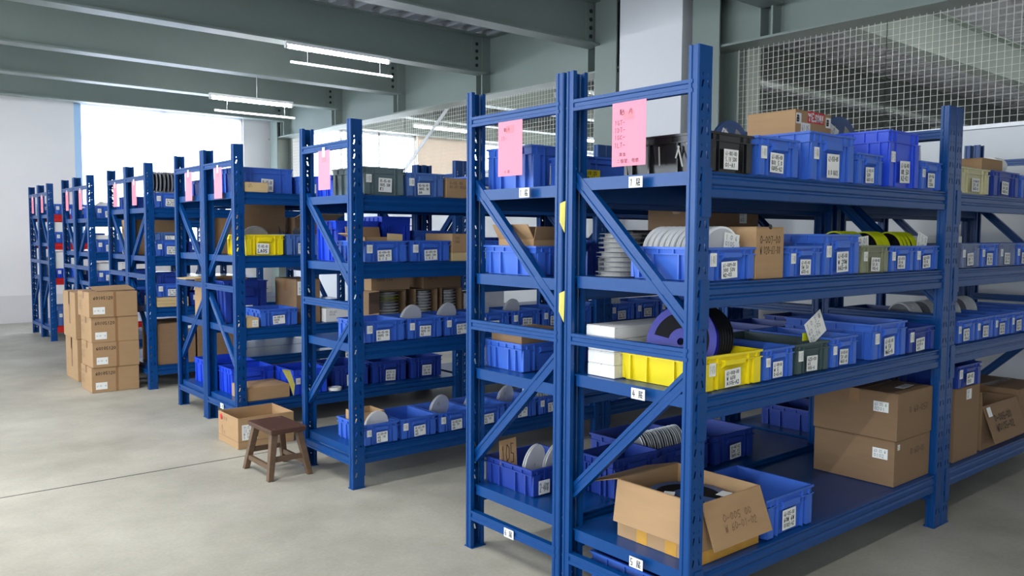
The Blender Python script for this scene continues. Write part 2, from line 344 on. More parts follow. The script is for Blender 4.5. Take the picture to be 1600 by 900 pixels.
for y, wd, wb in zip(BEAMS, beam_words, beyond_words):
    o = ibeam('ceiling_beam', y, -7, 4.10); tag(o, 'grey steel ceiling beam '+wd, 'beam', 'ceiling beams of the hall')
    for i in range(4):
        bl = MB(); bl.cyl((4.0, y-.020, 3.44+i*.085), (0, 1, 0), .021, .04, 10); bl.obj('bolt', M_bolt, o)
    pl = MB(); pl.box(3.93, 4.2, y-.012, y-.006, 3.37, 3.78); pl.obj('end_plate', M_beam, o)
    o2 = ibeam('ceiling_beam', y, 4.36, 16.5); tag(o2, 'grey green beam beyond the mesh, '+wb, 'beam', 'ceiling beams beyond the mesh')
# girder along Y with stiffeners
gd = MB()
gd.box(4.205, 4.225, -6.2, YF, 3.10, 3.79); gd.box(4.08, 4.35, -6.2, YF, 3.08, 3.10); gd.box(4.08, 4.35, -6.2, YF, 3.785, 3.80)
go = struct(gd.obj('trim_3', M_beam))
for y in BEAMS:
    s = MB(); s.box(4.08, 4.205, y-.02, y+.0, 3.10, 3.785); s.box(4.08, 4.205, y+.10, y+.112, 3.10, 3.785); s.obj('stiffener', M_beam, go)
# steel columns on the partition line and the white boxed one
def hcol(y, label, x=4.2):
    b = MB(); b.box(x-.15, x-.135, y-.15, y+.15, 0, 3.8); b.box(x+.135, x+.15, y-.15, y+.15, 0, 3.8); b.box(x-.135, x+.135, y-.006, y+.006, 0, 3.8)
    return tag(b.obj('steel_column', M_beam), label, 'column')
hcol(4.30, 'grey green steel column on the far side of the white boxed column')
hcol(3.05, 'grey green steel column on the near side of the white boxed column')
hcol(12.45, 'grey steel column at the far end of the mesh, near the window')
b = MB(); b.box(3.99, 4.30, 3.27, 4.05, 0, 3.8); o = bevel(tag(b.obj('boxed_column', M_pil), 'white boxed column standing between the racks and the mesh', 'column'), .004)

# ---------------------------------------------------------------- wire mesh partition on the low wall
mesh_root = empty('mesh_partition', (XW, 0, 0)); tag(mesh_root, 'long wire mesh screen on top of the low white partition wall', 'mesh screen')
def mesh_panel(y0, y1, z0=2.2, z1=3.16, step=.05, r=.0016):
    b = MB(); n = int(round((y1-y0)/step))
    for i in range(n+1):
        y = y0+(y1-y0)*i/n; b.box(-r, r, y-r, y+r, z0, z1)
    k = int(round((z1-z0)/step))
    for j in range(k+1):
        z = z0+(z1-z0)*j/k; b.box(-r, r, y0, y1, z-r*.8, z+r*.8)
    b.obj('wire_panel', M_wire, mesh_root)
for a, c in ((-2.8, -.6), (-.6, 1.5), (1.5, 2.86), (4.50, 6.4), (6.4, 8.5), (8.5, 10.6), (10.6, 12.25)): mesh_panel(a, c)
for a, c in ((-2.8, 2.86), (4.46, 12.3)):
    b = MB(); b.box(-.03, .03, a, c, 3.16, 3.20); b.box(-.034, -.03, a, c, 3.13, 3.2); b.obj('top_rail', M_galv, mesh_root)
    b = MB(); b.box(-.03, .11, a, c, 2.172, 2.20); b.obj('bottom_rail', M_galv, mesh_root)
b = MB(); b.bar((.05, 7.43, 3.14), (.05, 8.62, 2.3), .014, .05); b.obj('diagonal_strut', M_galv, mesh_root)
# far-side fittings of the neighbouring room
b = MB(); b.box(4.62, 4.85, 3.0, 3.2, 0, 3.34); tag(b.obj('steel_column', M_beam), 'pale green steel post right behind the mesh by the white column', 'column')
b = MB(); b.box(8.7, 8.78, -5, 9.5, 0, 2.3); b.box(8.66, 8.82, -5, 9.5, 2.3, 2.36); tag(b.obj('partition_wall', M_walll), 'second low white partition with a rail, beyond the mesh', 'partition')

# ---------------------------------------------------------------- tube lamps
def tube_lamp(loc, label, group, length=1.22, rod=None, lower=False, down=0):
    t = empty('tube_lamp', loc); tag(t, label, 'lamp', group)
    b = MB(); b.box(-length/2, length/2, -.03, .03, .018, .05); b.obj('lamp_body', M_lampbody, t)
    b = MB(); b.cyl((-length/2+.02, 0, 0), (1,0,0), .019, length-.04, 14); b.obj('tube', M_tube2 if down else (M_tube3 if loc[0] > 4.3 else M_tube), t)
    if down:
        ld = bpy.data.lights.new('fill_light', 'AREA'); ld.shape = 'RECTANGLE'; ld.size = length; ld.size_y = .08; ld.energy = down; ld.color = (1, .985, .95)
        lo = link('fill_light', ld, t); lo.location = (0, 0, -.03)
    for s in (-1, 1):
        b = MB(); b.cyl((s*(length/2-.012)-.012, 0, 0), (1,0,0), .022, .024, 12); b.obj('end_cap', M_lampbody, t)
    if rod:
        b = MB(); b.cyl((rod[0], 0, .05), (0,0,1), .006, rod[1], 8); b.obj('hanging_rod', M_galv, t)
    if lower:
        b = MB(); b.cyl((-length/2+.06, 0, -.15), (1,0,0), .012, length-.03, 12); b.obj('lower_tube', M_tube2, t)  # added tube imitating the lamp's ghost reflection in window glass
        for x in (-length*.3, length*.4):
            b = MB(); b.cyl((x, 0, -.14), (0,0,1), .0015, .16, 6); b.obj('lower_tube_hanger', M_lampbody, t)  # made-up wires that carry the reflection tube
    return t
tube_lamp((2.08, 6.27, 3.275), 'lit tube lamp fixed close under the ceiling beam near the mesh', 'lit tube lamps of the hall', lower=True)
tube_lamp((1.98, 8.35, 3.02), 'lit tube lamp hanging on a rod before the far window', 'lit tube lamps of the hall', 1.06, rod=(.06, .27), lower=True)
HG = 'tube lamps overhead out of view'
for x, y, d in ((-2.4, 6.27, 0), (-2.4, 10.05, 0), (-4.8, 6.27, 0), (-1.7, 2.25, 1), (-4.6, 2.25, 1), (-1.5, -1.6, 1), (-4.6, -1.6, 1), (-1.7, 4.35, 1), (-4.6, 4.35, 1)):
    tube_lamp((x, y, 3.275), 'unseen lit tube lamp over the open floor beside the racks', HG, down=d*DOWN_W)
NG = 'lit tube lamps beyond the mesh'
tube_lamp((6.1, 10.12, 3.2), 'lit tube lamp beyond the mesh, nearer the far window', NG, rod=(0, .092))
tube_lamp((5.85, 6.34, 3.2), 'lit tube lamp beyond the mesh, beside the steel column', NG, rod=(0, .092))
for x, y in ((9.8, 10.12), (9.8, 6.34), (6.6, .40), (9.6, .40)):
    tube_lamp((x, y, 3.275), 'lit tube lamp in the room beyond the mesh', 'tube lamps deeper beyond the mesh')

# ---------------------------------------------------------------- racks
UW, UD = .075, .040
def upright_mesh():
    """Perforated C channel 2 m tall: its holed face looks towards -Y, open side towards +Y."""
    prof = [(.018,UD,0),(0,UD,0),(0,UD*.72,0),(.004,UD*.66,0),(.004,UD*.36,0),(0,UD*.30,0),(0,.004,0),(.004,0,0),
            (.0195,0,1),(.0265,0,2),(.0485,0,1),(.0555,0,2),(.071,0,1),(.075,.004,0),(.075,UD*.30,0),(.071,UD*.36,0),(.071,UD*.66,0),(.075,UD*.72,0),(.075,UD,0),(.057,UD,0)]
    hole_cols = (8, 10)
    rows = [0.0]; kind = ['solid']; z = .05; rows.append(z)
    pitch = .075
    kinds = []
    kinds.append('solid')
    while z+pitch <= 1.981:
        rows += [z+.016, z+.040, z+.054, z+.063]; kinds += ['solid', 'slot', 'solid', 'dot']
        z += pitch; rows.append(z); kinds.append('solid')
    rows.append(2.0); kinds.append('solid')
    mb = MB(); n = len(prof); vs = []
    for ri, zz in enumerate(rows):
        below = kinds[ri-1] if ri > 0 else 'solid'; above = kinds[ri] if ri < len(kinds) else 'solid'
        for ci, (x, y, _) in enumerate(prof):
            dx = 0
            sgn = 1 if ci in (8, 9) else -1 if ci in (10, 11) else 0
            if sgn:
                if above == 'slot': dx = -sgn*.004
                if below == 'slot': dx = sgn*.003
                if above == 'dot' or below == 'dot': dx = (.002 if ci in (8, 10) else -.002)
            vs.append((x+dx, y, zz))
    fs = []
    for ri in range(len(rows)-1):
        for ci in range(n-1):
            if ci in hole_cols and kinds[ri] in ('slot', 'dot'): continue
            a = ri*n+ci; fs.append((a, a+n, a+n+1, a+1))
    mb.mesh(vs, fs); return mb.data('upright', M_rack)
UPM = upright_mesh()
FOOT = (lambda b: (b.box(-.002, UW+.002, -.004, UD+.010, 0, .004), b.data('foot_plate', M_rack))[1])(MB())
def tie_prof(w=.022, h=.034): return [(-w,-h/2),(-w,-h*.2),(-w+.004,-h*.15),(-w+.004,h*.15),(-w,h*.2),(-w,h/2),(-.002,h/2),(0,h*.4),(0,-h*.4),(-.002,-h/2)]
def sweep(mb, p, q, w, h, m=None):
    """A grooved channel from p to q in a plane x = const; the grooved face looks towards -X."""
    p, q = Vector(p), Vector(q); d = q-p; L = d.length; d.normalize(); xa = Vector((1,0,0)); b = xa.cross(d)
    pr = [(-w/2,-h/2),(-w/2,-h*.22),(-w/2+.004,-h*.16),(-w/2+.004,h*.16),(-w/2,h*.22),(-w/2,h/2),(w/2,h/2),(w/2,-h/2)]
    mb.prism(pr, p, d, xa, b, L, m)
BEAM_PROF = [(.030,-.085),(0.002,-.085),(0,-.083),(0,-.058),(.006,-.052),(.006,-.046),(0,-.040),(0,-.024),(.006,-.018),(.006,-.012),(0,-.006),(.001,-.001),(.030,0)]
RACKS = {}
def tagpart(root, y, z, lines):
    o = sticker(root, -.031, .031, -.022, .016, 0, lines, name='shelf_tag', weight=.16)
    o.matrix_local = Matrix.Translation((-.003, y, z)) @ Matrix.Rotation(-PI/2, 4, 'Z')
    return o
def rack(key, label, x0, x1, yf, yb, levels, flip=False, cols=None, group='blue shelving racks', detail=True, tags=()):
    root = empty('storage_rack', (x0, yf, 0)); tag(root, label, 'rack', group)
    L, D = x1-x0, yb-yf
    for fx in (0, L-UW):
        for back in (0, 1):
            u = link('upright', UPM, root)
            if back: u.matrix_local = Matrix.Translation((fx+UW, D, 0)) @ Matrix.Rotation(PI, 4, 'Z')
            else: u.location = (fx, 0, 0)
            link('foot_plate', FOOT, u)
        xc = fx+UW*.5-.012
        a, c = UD*.6, D-UD*.6
        for nm, p, q in (('cross_tie',(a,1.872),(c,1.872)), ('cross_tie',(a,1.0),(c,1.0)), ('cross_tie',(a,.15),(c,.15))):
            b = MB(); sweep(b, (xc-.012, p[0], p[1]), (xc-.012, q[0], q[1]), .026, .042); b.obj(nm, M_rack, root)
        for p, q in (((c,1.61),(a,1.08)), ((a,.94),(c,.40))):
            if flip: p, q = (D-p[0], p[1]), (D-q[0], q[1])
            b = MB(); sweep(b, (xc+.012, p[0], p[1]), (xc+.012, q[0], q[1]), .026, .046); b.obj('diagonal_brace', M_rack, root)
    for k, z in enumerate(levels):
        bm_ = (cols or {}).get(k, M_rack)
        for side in (0, 1):
            b = MB(); pr = BEAM_PROF
            if side == 0: b.prism([(u+.002, w) for u, w in pr], (UW, 0, z), (1,0,0), (0,1,0), (0,0,1), L-2*UW)
            else: b.prism([(D-u-.002, w) for u, w in pr][::-1], (UW, 0, z), (1,0,0), (0,1,0), (0,0,1), L-2*UW)
            o = b.obj('shelf_beam', bm_, root)
            if detail:
                yy = (-.004, -.0005) if side == 0 else (D+.0005, D+.004)
                for xx in (UW*.38, L-UW):
                    c = MB(); c.box(xx, xx+UW*.62, yy[0], yy[1], z-.15, z+.01); c.obj('connector', bm_, o)
        b = MB(); b.box(UW*.35, L-UW*.35, .033, D-.033, z-.006, z); b.box(UW*.35, UW*.35+.003, .045, D-.045, z-.045, z-.006); b.box(L-UW*.35-.003, L-UW*.35, .045, D-.045, z-.045, z-.006)
        for xx in (L*.35, L*.65): b.box(xx, xx+.002, .033, D-.033, z-.04, z-.006)
        b.obj('shelf_deck', M_rack, root)
    for y, z, ln in tags: tagpart(root, y-yf, z, ln)
    RACKS[key] = dict(x0=x0, x1=x1, yf=yf, yb=yb, z=levels, root=root)
    return root
LP = [.262, .863, 1.237, 1.602]; LP2 = [.285, .806, 1.222, 1.582]; LQ = [.218, .79, 1.232, 1.602]; LR = [.205, .727, 1.233, 1.675]; LS = [.207, .726, 1.18, 1.61]; LT = [.2, .853, 1.17, 1.54]; LU = [.19, .803, 1.249, 1.612]
A0, A1, B0, B1 = 0.0, 1.94, 1.945, 3.80
rack('P', 'blue rack nearest the camera, with the open carton on its bottom shelf', A0, A1, 0, .61, LP, tags=((.255,1.578,['1 层']),(.229,.845,['4 层']),(.226,.244,['5 层'])))
rack('PB', 'blue rack beyond the nearest one, cut by the right picture edge', B0, B1, 0, .61, LP)
rack('P2', 'blue rack standing back to back behind the nearest rack', A0, A1, .625, 1.235, LP2, tags=((.842,1.562,['1 层']),(.927,.148,['6 层'])))
rack('P2B', 'blue rack back to back with the one cut by the right picture edge', B0, B1, .625, 1.235, LP2)
rack('Q', 'single blue rack whose far post stands beside the wooden stool', A0, A1, 2.26, 2.873, LQ)
rack('QB', 'blue rack continuing the row of the rack beside the stool', B0, B1, 2.26, 2.873, LQ)
rack('R', 'blue rack whose front post stands behind the open floor carton', A0, A1, 3.895, 4.505, LR, flip=True, tags=((4.17,.150,['6 层']),))
rack('RB', 'blue rack continuing the row behind the open floor carton', B0, B1, 3.895, 4.505, LR, flip=True)
rack('R2', 'blue rack backing onto the one behind the open floor carton', A0, A1, 4.515, 5.143, LR)
rack('S', 'blue rack beside the stack of four brown cartons', A0, A1, 5.926, 6.55, LS, flip=True)
rack('S2', 'blue rack backing onto the one beside the four brown cartons', A0, A1, 6.56, 7.183, LS)
rack('T', 'front one of the pair of blue racks behind the carton stacks', A0, A1, 7.989, 8.62, LT, flip=True, detail=False)
rack('T2', 'rear one of the pair of blue racks behind the carton stacks', A0, A1, 8.63, 9.23, LT, detail=False)
RC = {0: M_redbeam, 1: M_redbeam, 2: M_redbeam, 3: M_redbeam}
rack('U', 'front one of the two farthest blue racks with red beams', A0, A1, 10.063, 10.66, LU, cols=RC, detail=False)
rack('U2', 'farthest blue rack with red beams, nearest the far wall', A0, A1, 10.67, 11.288, LU, cols=RC, detail=False)
# yellow paper strips caught between the two front uprights
for z0, z1 in ((1.40, 1.52), (1.06, 1.18)):
    b = MB(); b.mesh([(-.002,.604,z1),(-.014,.622,z1-.01),(-.016,.621,z0+.04),(-.004,.606,z0),(.002,.606,z1),(-.010,.6235,z1-.01),(-.012,.6225,z0+.04),(0,.608,z0)], [(0,1,2,3),(7,6,5,4),(0,4,5,1),(1,5,6,2),(2,6,7,3),(3,7,4,0)])
    b.obj('paper_strip', M_ylwpaper, RACKS['P']['root'])

# ---------------------------------------------------------------- crates, cartons, reels, papers
ORD = ['first','second','third','fourth','fifth','sixth','seventh','eighth','ninth','tenth','eleventh','twelfth']
def crate_mesh(w, d, h, hooded=True):
    mb = MB(); i = min(.010, w*.04); t = .004; wo = .006      # walls taper in towards the bottom
    X, Y = w/2-wo, d
    def ring4(ix, z): return [(-X+ix, wo+ix, z), (X-ix, wo+ix, z), (X-ix, Y-wo-ix, z), (-X+ix, Y-wo-ix, z)]
    o0, o1, i1, i0 = ring4(i, 0), ring4(0, h), ring4(t, h), ring4(i+t, .006)
    vs = o0+o1+i1+i0
    fs = [(3,2,1,0)]
    for k in range(4):
        j = (k+1) % 4
        fs += [(k, j, 4+j, 4+k), (4+k, 4+j, 8+j, 8+k), (8+k, 8+j, 12+j, 12+k)]
    fs.append((12,13,14,15)); mb.mesh(vs, fs)
    def hoop(z0, z1, e):
        a, c = wo-e, w/2-wo+e; y0, y1 = wo-e, d-wo+e
        mb.box(-c, c, y0, wo+.001, z0, z1); mb.box(-c, c, y1-e-.001, y1, z0, z1); mb.box(-c, -c+e+.001, wo, d-wo, z0, z1); mb.box(c-e-.001, c, wo, d-wo, z0, z1)
    hoop(h-.008, h, .006); zr = h*.80; hoop(zr-.004, zr, .006)
    def rib(x0, x1, front=True, z1=zr, e=.0055):
        if front:
            for ys, yo in ((wo, -1), (d-wo, 1)):
                mb.hexa(*[[(x0, min(ys-yo*i*(1-k), ys+yo*e), z), (x1, min(ys-yo*i*(1-k), ys+yo*e), z), (x1, max(ys-yo*i*(1-k), ys+yo*e), z), (x0, max(ys-yo*i*(1-k), ys+yo*e), z)] for k, z in ((0, .004), (1, z1))])
        else:
            for xs, xo in ((-X, -1), (X, 1)):
                mb.hexa(*[[(min(xs-xo*i*(1-k), xs+xo*e), x0, z), (max(xs-xo*i*(1-k), xs+xo*e), x0, z), (max(xs-xo*i*(1-k), xs+xo*e), x1, z), (min(xs-xo*i*(1-k), xs+xo*e), x1, z)] for k, z in ((0, .004), (1, z1))])
    cw = w*.12
    rib(-w*.5+.012, -w*.5+.012+cw); rib(w*.5-.012-cw, w*.5-.012)
    rib(-w*.27, -w*.255); rib(w*.255, w*.27)
    for a in (.04, d*.33, d*.66, d-.05): rib(a, a+.007, False)
    for x in (-w*.27, w*.255, -w*.4, w*.4):
        mb.box(x, x+.004, .0005, wo+.002, zr, h-.006)
    for y in (d*.2, d*.4, d*.6, d*.8):
        for sx in (-1, 1): mb.box(min(sx*(X-.002), sx*(w/2-.0005)), max(sx*(X-.002), sx*(w/2-.0005)), y, y+.004, zr, h-.006)
    return mb
CM = {}
def crate(x, y, z, w, d, h, m=M_blue, label='', group=None, rz=0, lab=True, tagged=True, lines=None, number=None, cat='crate', handle=True, labm=None, lx=0.0, ls=1.0):
    """A ribbed plastic crate; (x, y) is the middle of its front edge."""
    k = (round(w,3), round(d,3), round(h,3), m.name)
    if k not in CM: CM[k] = crate_mesh(w, d, h).data('storage_crate', m)
    o = link('storage_crate', CM[k]); tag(o, label, cat, group, (x, y, z+.0015), rz)
    if handle:
        key = ('h',)+k
        if key not in CM:
            b = MB(); hw = w*.17; z0, z1 = h*.60, h*.84
            b.hexa([(-hw,-.006,z0+.012),(hw,-.006,z0+.012),(hw,.010,z0),(-hw,.010,z0)], [(-hw,-.006,z1),(hw,-.006,z1),(hw,.010,z1),(-hw,.010,z1)]); CM[key] = b.data('handle', m)
        link('handle', CM[key], o)
    yl = .0055+.0035
    if lab:
        s = ls*min(w*.31, .09); c = lx+random.uniform(-.06, .03)*w; hh = min(h*.50, s*1.05); z0 = h*random.uniform(.06, .12)
        sticker(o, c-s/2, c+s/2, z0, z0+hh, -.0005, lines or scrib(), labm, tilt=random.uniform(-.05, .05), weight=.19)
    if tagged:
        c = -w*.36; s = min(w*.13, .036)
        sticker(o, c-s/2, c+s/2, h*.44, h*.44+s*1.25, -.0005, number or tagno(), name='number_tag', weight=.10)
    return o
def fit(x0, x1, y0, y1):
    """Keep a thing on a shelf clear of the posts and braces of its rack."""
    for r in RACKS.values():
        if y0 > r['yf']-.02 and y1 < r['yb']+.02 and x1 > r['x0'] and x0 < r['x1']:
            p = .082 if (y0 < r['yf']+.047 or y1 > r['yb']-.047) else .057
            return max(x0, r['x0']+p), min(x1, r['x1']-p)
    return x0, x1
def carton(x0, x1, y0, y1, z0, z1, label, m=M_card, group=None, lab=None, lines=None, tape=True, labz=None, cat='box', rz=0, name='cardboard_box', marks=None):
    """A closed carton; lab: (u0,u1,v0,v1) fractions of the front face for a sticker."""
    x0, x1 = fit(x0, x1, y0, y1); cx, w, d, h = (x0+x1)/2, x1-x0, y1-y0, z1-z0
    b = MB(); b.box(-w/2, w/2, 0, d, 0, h-.004)
    b.box(-w/2+.001, w/2-.001, .0, d/2-.001, h-.004, h); b.box(-w/2+.001, w/2-.001, d/2+.001, d, h-.004, h)
    o = bevel(b.obj(name, m), .003); tag(o, label, cat, group, (cx, y0, z0+.0015), rz)
    if tape:
        t = MB(); t.box(-w/2-.0006, w/2+.0006, d/2-.024, d/2+.024, h-.0002, h+.0006); t.box(-w/2-.0008, -w/2-.0002, d/2-.024, d/2+.024, h*.72, h+.0006); t.obj('tape', M_btape, o)
    if lab:
        sticker(o, -w/2+lab[0]*w, -w/2+lab[1]*w, lab[2]*h, lab[3]*h, -.0003, lines, weight=.1)
    if marks:
        wmb = MB(); write(wmb, marks, -w*.35, h*.45, w*.38, h*.85, -.0008, weight=.1); wmb.obj('writing', M_ink, o)
    return o
def side_sticker(o, y0, y1, z0, z1, x, lines=None, name='label', m=None, weight=.1):
    """A sticker on a face that looks towards local -X."""
    w, h = y1-y0, z1-z0
    s = sticker(o, -w/2, w/2, 0, h, -.0003, lines, m, name=name, weight=weight)
    s.matrix_local = Matrix.Translation((x, (y0+y1)/2, z0)) @ Matrix.Rotation(-PI/2, 4, 'Z')
    return s
def flap(o, p, q, out, length, m, name='flap', t=.004):
    """A carton flap hinged on p-q, reaching OUT (a vector) over LENGTH."""
    p, q, v = Vector(p), Vector(q), Vector(out).normalized()*length; n = (q-p).cross(v).normalized()*t
    b = MB(); b.mesh([p, q, q+v, p+v, p+n, q+n, q+v+n, p+v+n], [(3,2,1,0),(4,5,6,7),(0,1,5,4),(1,2,6,5),(2,3,7,6),(3,0,4,7)])
    return b.obj(name, m, o)
def open_carton(x0, x1, y0, y1, z0, z1, label, m=M_card, group=None, t=.005, name='open_cardboard_box', rz=0):
    x0, x1 = fit(x0, x1, y0, y1); w, d, h = x1-x0, y1-y0, z1-z0
    b = MB(); a = w/2
    b.box(-a, a, 0, d, 0, t); b.box(-a, a, 0, t, t, h); b.box(-a, a, d-t, d, t, h); b.box(-a, -a+t, t, d-t, t, h); b.box(a-t, a, t, d-t, t, h)
    o = b.obj(name, m); tag(o, label, 'box', group, ((x0+x1)/2, y0, z0+.0015), rz); return o
RM = {}
def reel(loc, axis, r, t, fm, tm, label, group=None, fancy=False, name='component_reel', lab=None, hub=.22, rim=None):
    """A tape reel: two flanges with the wound tape between; its base point is the centre."""
    k = (round(r,3), round(t,4), fm.name, tm.name, fancy, hub, rim and rim.name)
    if k not in RM:
        fl = []
        for y in (-t/2, t/2-.0016):
            b = MB()
            if fancy:
                b.ring((0,y,0), (0,1,0), r*.80, r, .0016, 40); b.ring((0,y,0), (0,1,0), r*.10, r*.36, .0016, 28)
                for q in range(3):
                    c = q*2*PI/3+.5; b.ring((0,y,0), (0,1,0), r*.355, r*.805, .0016, 5, None, c-.30, c+.30)
            elif rim:
                b.ring((0,y,0), (0,1,0), r*.92, r, .0016, 36, fm); b.ring((0,y+.0003,0), (0,1,0), r*.08, r*.921, .001, 32, rim)
            else: b.ring((0,y,0), (0,1,0), r*hub*.4, r, .0016, 32)
            fl.append(b.data('flange', fm))
        b = MB(); b.ring((0,-t/2+.0016,0), (0,1,0), r*.3, r*.80 if fancy else r*.78, t-.0032, 32)
        RM[k] = (b.data('component_reel', tm), fl)
    me, fl = RM[k]; o = link(name, me); o['label'] = label; o['category'] = 'reel'
    if group: o['group'] = group
    o.matrix_world = Matrix.Translation(loc) @ Vector((0,1,0)).rotation_difference(Vector(axis).normalized()).to_matrix().to_4x4()
    for d in fl: link('flange', d, o)
    if lab:
        a0, r0 = lab[0], lab[1]; cx, cz = math.cos(a0)*r0*r, math.sin(a0)*r0*r; s = lab[2]
        st = sticker(o, cx-s, cx+s, cz-s*.5, cz+s*.5, -t/2-.0002, lab[3] if len(lab) > 3 else None, weight=.08, tilt=lab[4] if len(lab) > 4 else 0)
    return o
def reel_row(p, q, n, axis, r, t, fm, tm, label, group, jitter=.12, rim=None):
    for i in range(n):
        f = i/(n-1) if n > 1 else 0
        c = Vector(p).lerp(Vector(q), f); a = Vector(axis)+Vector((random.uniform(-jitter, jitter), random.uniform(-jitter, jitter), random.uniform(-jitter*.5, jitter*.5)))
        reel(c, a, r, t, fm, tm, label, group, rim=rim)
def on_plane(o, origin, xa, upv):
    """Lay a part drawn in its x-z plane onto a slanted plane of its parent."""
    x = Vector(xa).normalized(); z = Vector(upv); z = (z-x*z.dot(x)).normalized(); y = z.cross(x)
    mt = Matrix((x, y, z)).transposed().to_4x4(); mt.translation = Vector(origin); o.matrix_local = mt
    return o
def sheet(name, label, cat, loc, w, h, m, lines=None, rz=0, tilt=0.0, lean=0.0, group=None, t=.0008, weight=.1, ink=None):
    """An upright sheet of paper or card, base at loc, facing local -Y, leaning back by LEAN."""
    b = MB(); b.box(-w/2, w/2, 0, t, 0, h); o = b.obj(name, m); tag(o, label, cat, group)
    o.matrix_world = Matrix.Translation(loc) @ Matrix.Rotation(rz, 4, 'Z') @ Matrix.Rotation(-lean, 4, 'X') @ Matrix.Rotation(tilt, 4, 'Y')
    if lines:
        wmb = MB(); write(wmb, lines, -w*.42, h*.08, w*.42, h*.95, -.0005, weight=weight); wmb.obj('writing', ink or M_ink, o)
    return o
# ---------------------------------------------------------------- what stands on the shelves
def put(key, lev, x0, x1, h, m, label, d=.33, dy=.02, back=False, y=None, z=None, **k):
    r = RACKS[key]; zz = r['z'][lev] if z is None else z
    ys = y if y is not None else (r['yb']-dy if back else r['yf']+dy); ye = ys-d if back else ys+d
    x0, x1 = fit(x0, x1, min(ys, ye), max(ys, ye)); xm = (x0+x1)/2
    if back: return crate(xm, (r['yb']-dy) if y is None else y, zz, x1-x0-.004, d, h, m, label, rz=PI, **k)
    return crate(xm, (r['yf']+dy) if y is None else y, zz, x1-x0-.004, d, h, m, label, **k)
def fill(key, lev, x0, w, n, h, m, text, d=.33, gap=.006, group=None, **k):
    for i in range(n): put(key, lev, x0+i*(w+gap), x0+i*(w+gap)+w, h, m, text.replace('@', ORD[i]), d, group=group, **k)

# --- nearest rack, top shelf
z = LP[3]
o = put('P', 3, .02, .345, .133, M_black, 'black crate with torn clear tape at the near end of the nearest top shelf', d=.38, lines=['61-001-00','5.1V 300','01-A1'], labm=M_white, lx=.0, tagged=False, handle=False)
for y0, z0, l, a in ((.10,.02,.09,.5),(.13,.05,.05,-.6),(.2,.03,.08,.1),(.06,.06,.05,1.2)):
    b = MB(); b.bar((-.1345, y0, z0), (-.1335, y0+l*math.sin(a)*.5, z0+l*.8), .006, .001, None, (1,0,0)); b.obj('torn_tape', M_tapeg, o)
reel((.715, .385, z+.131), (0,1,0), .129, .016, M_reelb, M_tapeg, 'slate blue reel standing behind the black crate on the nearest top shelf', fancy=True, lab=(2.1, .62, .030, ['# 12'], .5))
put('P', 3, .364, .639, .140, M_blue, 'blue crate beside the black crate on the nearest top shelf', d=.33, number=['1-003'], lines=['61-005-00','B01 5.0','0805-A2'])
o = put('P', 3, .702, 1.047, .184, M_blue, 'larger blue crate with a bent label on the nearest top shelf', d=.34, number=['1-006'], lines=['62-050-00','','0.0 0603'])
put('P', 3, 1.062, 1.285, .128, M_blue, 'small blue crate squeezed beside the tall blue crate on the nearest top shelf', d=.25, lines=['61-005-00','50V','0603-A2'], tagged=False)
put('P', 3, 1.325, 1.625, .243, M_bright, 'tall bright blue crate on the nearest top shelf', d=.275, number=['1-2'], lines=['61-06-00','0R 50','A2-K1'], handle=False)
put('P', 3, 1.632, 1.858, .130, M_blue, 'blue crate holding a printed leaflet at the far end of the nearest top shelf', d=.30, lines=['60-06','16V','1206'])
sheet('leaflet', 'printed white leaflet standing in the crate beside the tall blue crate', 'leaflet', (1.762, .10, z+.06), .115, .165, M_white, ['610 25 03','125 06 11','620 44 01','118 30 25','606 71 02','115 20 33','641 05 18'], tilt=.16, lean=.12, weight=.07)
o = carton(1.075, 1.37, .31, .55, z, z+.335, 'brown carton with a red printed strip behind the crates on the nearest top shelf', M_card, lab=(.15,.40,.60,.84), lines=['61 05','#'], tape=False)
b = MB(); plate(b, -.05, .085, .285, .335, -.0008, 0); lo = b.obj('printed_strip', M_red, o)
wm = MB(); write(wm, ['YESOU'], -.045, .288, .08, .33, -.0014, weight=.28); wm.obj('writing', M_white, lo)
for cx in (-.122, .122): sticker(o, cx-.02, cx+.02, .275, .32, -.0003, ['#'], name='corner_label', weight=.2)
sticker(o, -.07, .13, .17, .225, -.0003, ['# 0201 #'], weight=.2)
side_sticker(o, .10, .19, .19, .21, -.1476, ['6060'], m=M_cardl)
reel((1.60, .40, z+.182), (0,1,0), .180, .024, M_reelb, M_tapeg, 'large slate blue reel standing behind the tall blue crate on the nearest top shelf', fancy=True, lab=(2.15, .70, .046, ['01 #','1050'], .35))

# --- nearest rack, second shelf from the top
z = LP[2]
for i in range(9):
    reel((.16+random.uniform(-.012,.012), .47+random.uniform(-.012,.012), z+.0105+i*.0178), (random.uniform(-.004,.004),random.uniform(-.004,.004),1), .089, .0155, M_reelg, M_tapeg, 'grey reel lying in the flat stack behind the first crate, nearest second shelf', 'flat stack of grey reels on the nearest rack')
put('P', 2, .075, .373, .114, M_blue, 'blue crate full of upright white reels, near end of the nearest second shelf', d=.34, number=['1-007'], lines=['61-009-00','300 50V','W2-03'])
reel_row((.215,.31,z+.100), (.250,.085,z+.100), 11, (.22,1,.05), .088, .012, M_reelw, M_tapek, 'white reel standing in the row inside the first crate, nearest second shelf', 'row of white reels in the first crate', .05, rim=M_reelp)
sheet('parts_card', 'white card leaning on the white reels in the first crate, nearest second shelf', 'card', (.262, .05, z+.085), .085, .078, M_white, ['1 0 6','0105','60-08-01'], tilt=.12, weight=.09)
o = carton(.376, .553, .025, .38, z, z+.186, 'tall brown carton with two handwritten lines between blue crates, nearest second shelf', M_card, tape=False, marks=['0-007-00','W 020-63-08'])
b = MB(); b.cyl((.0, -.0012, .186), (0,1,0), .009, .003, 16); b.obj('thumb_notch', M_dark, o)
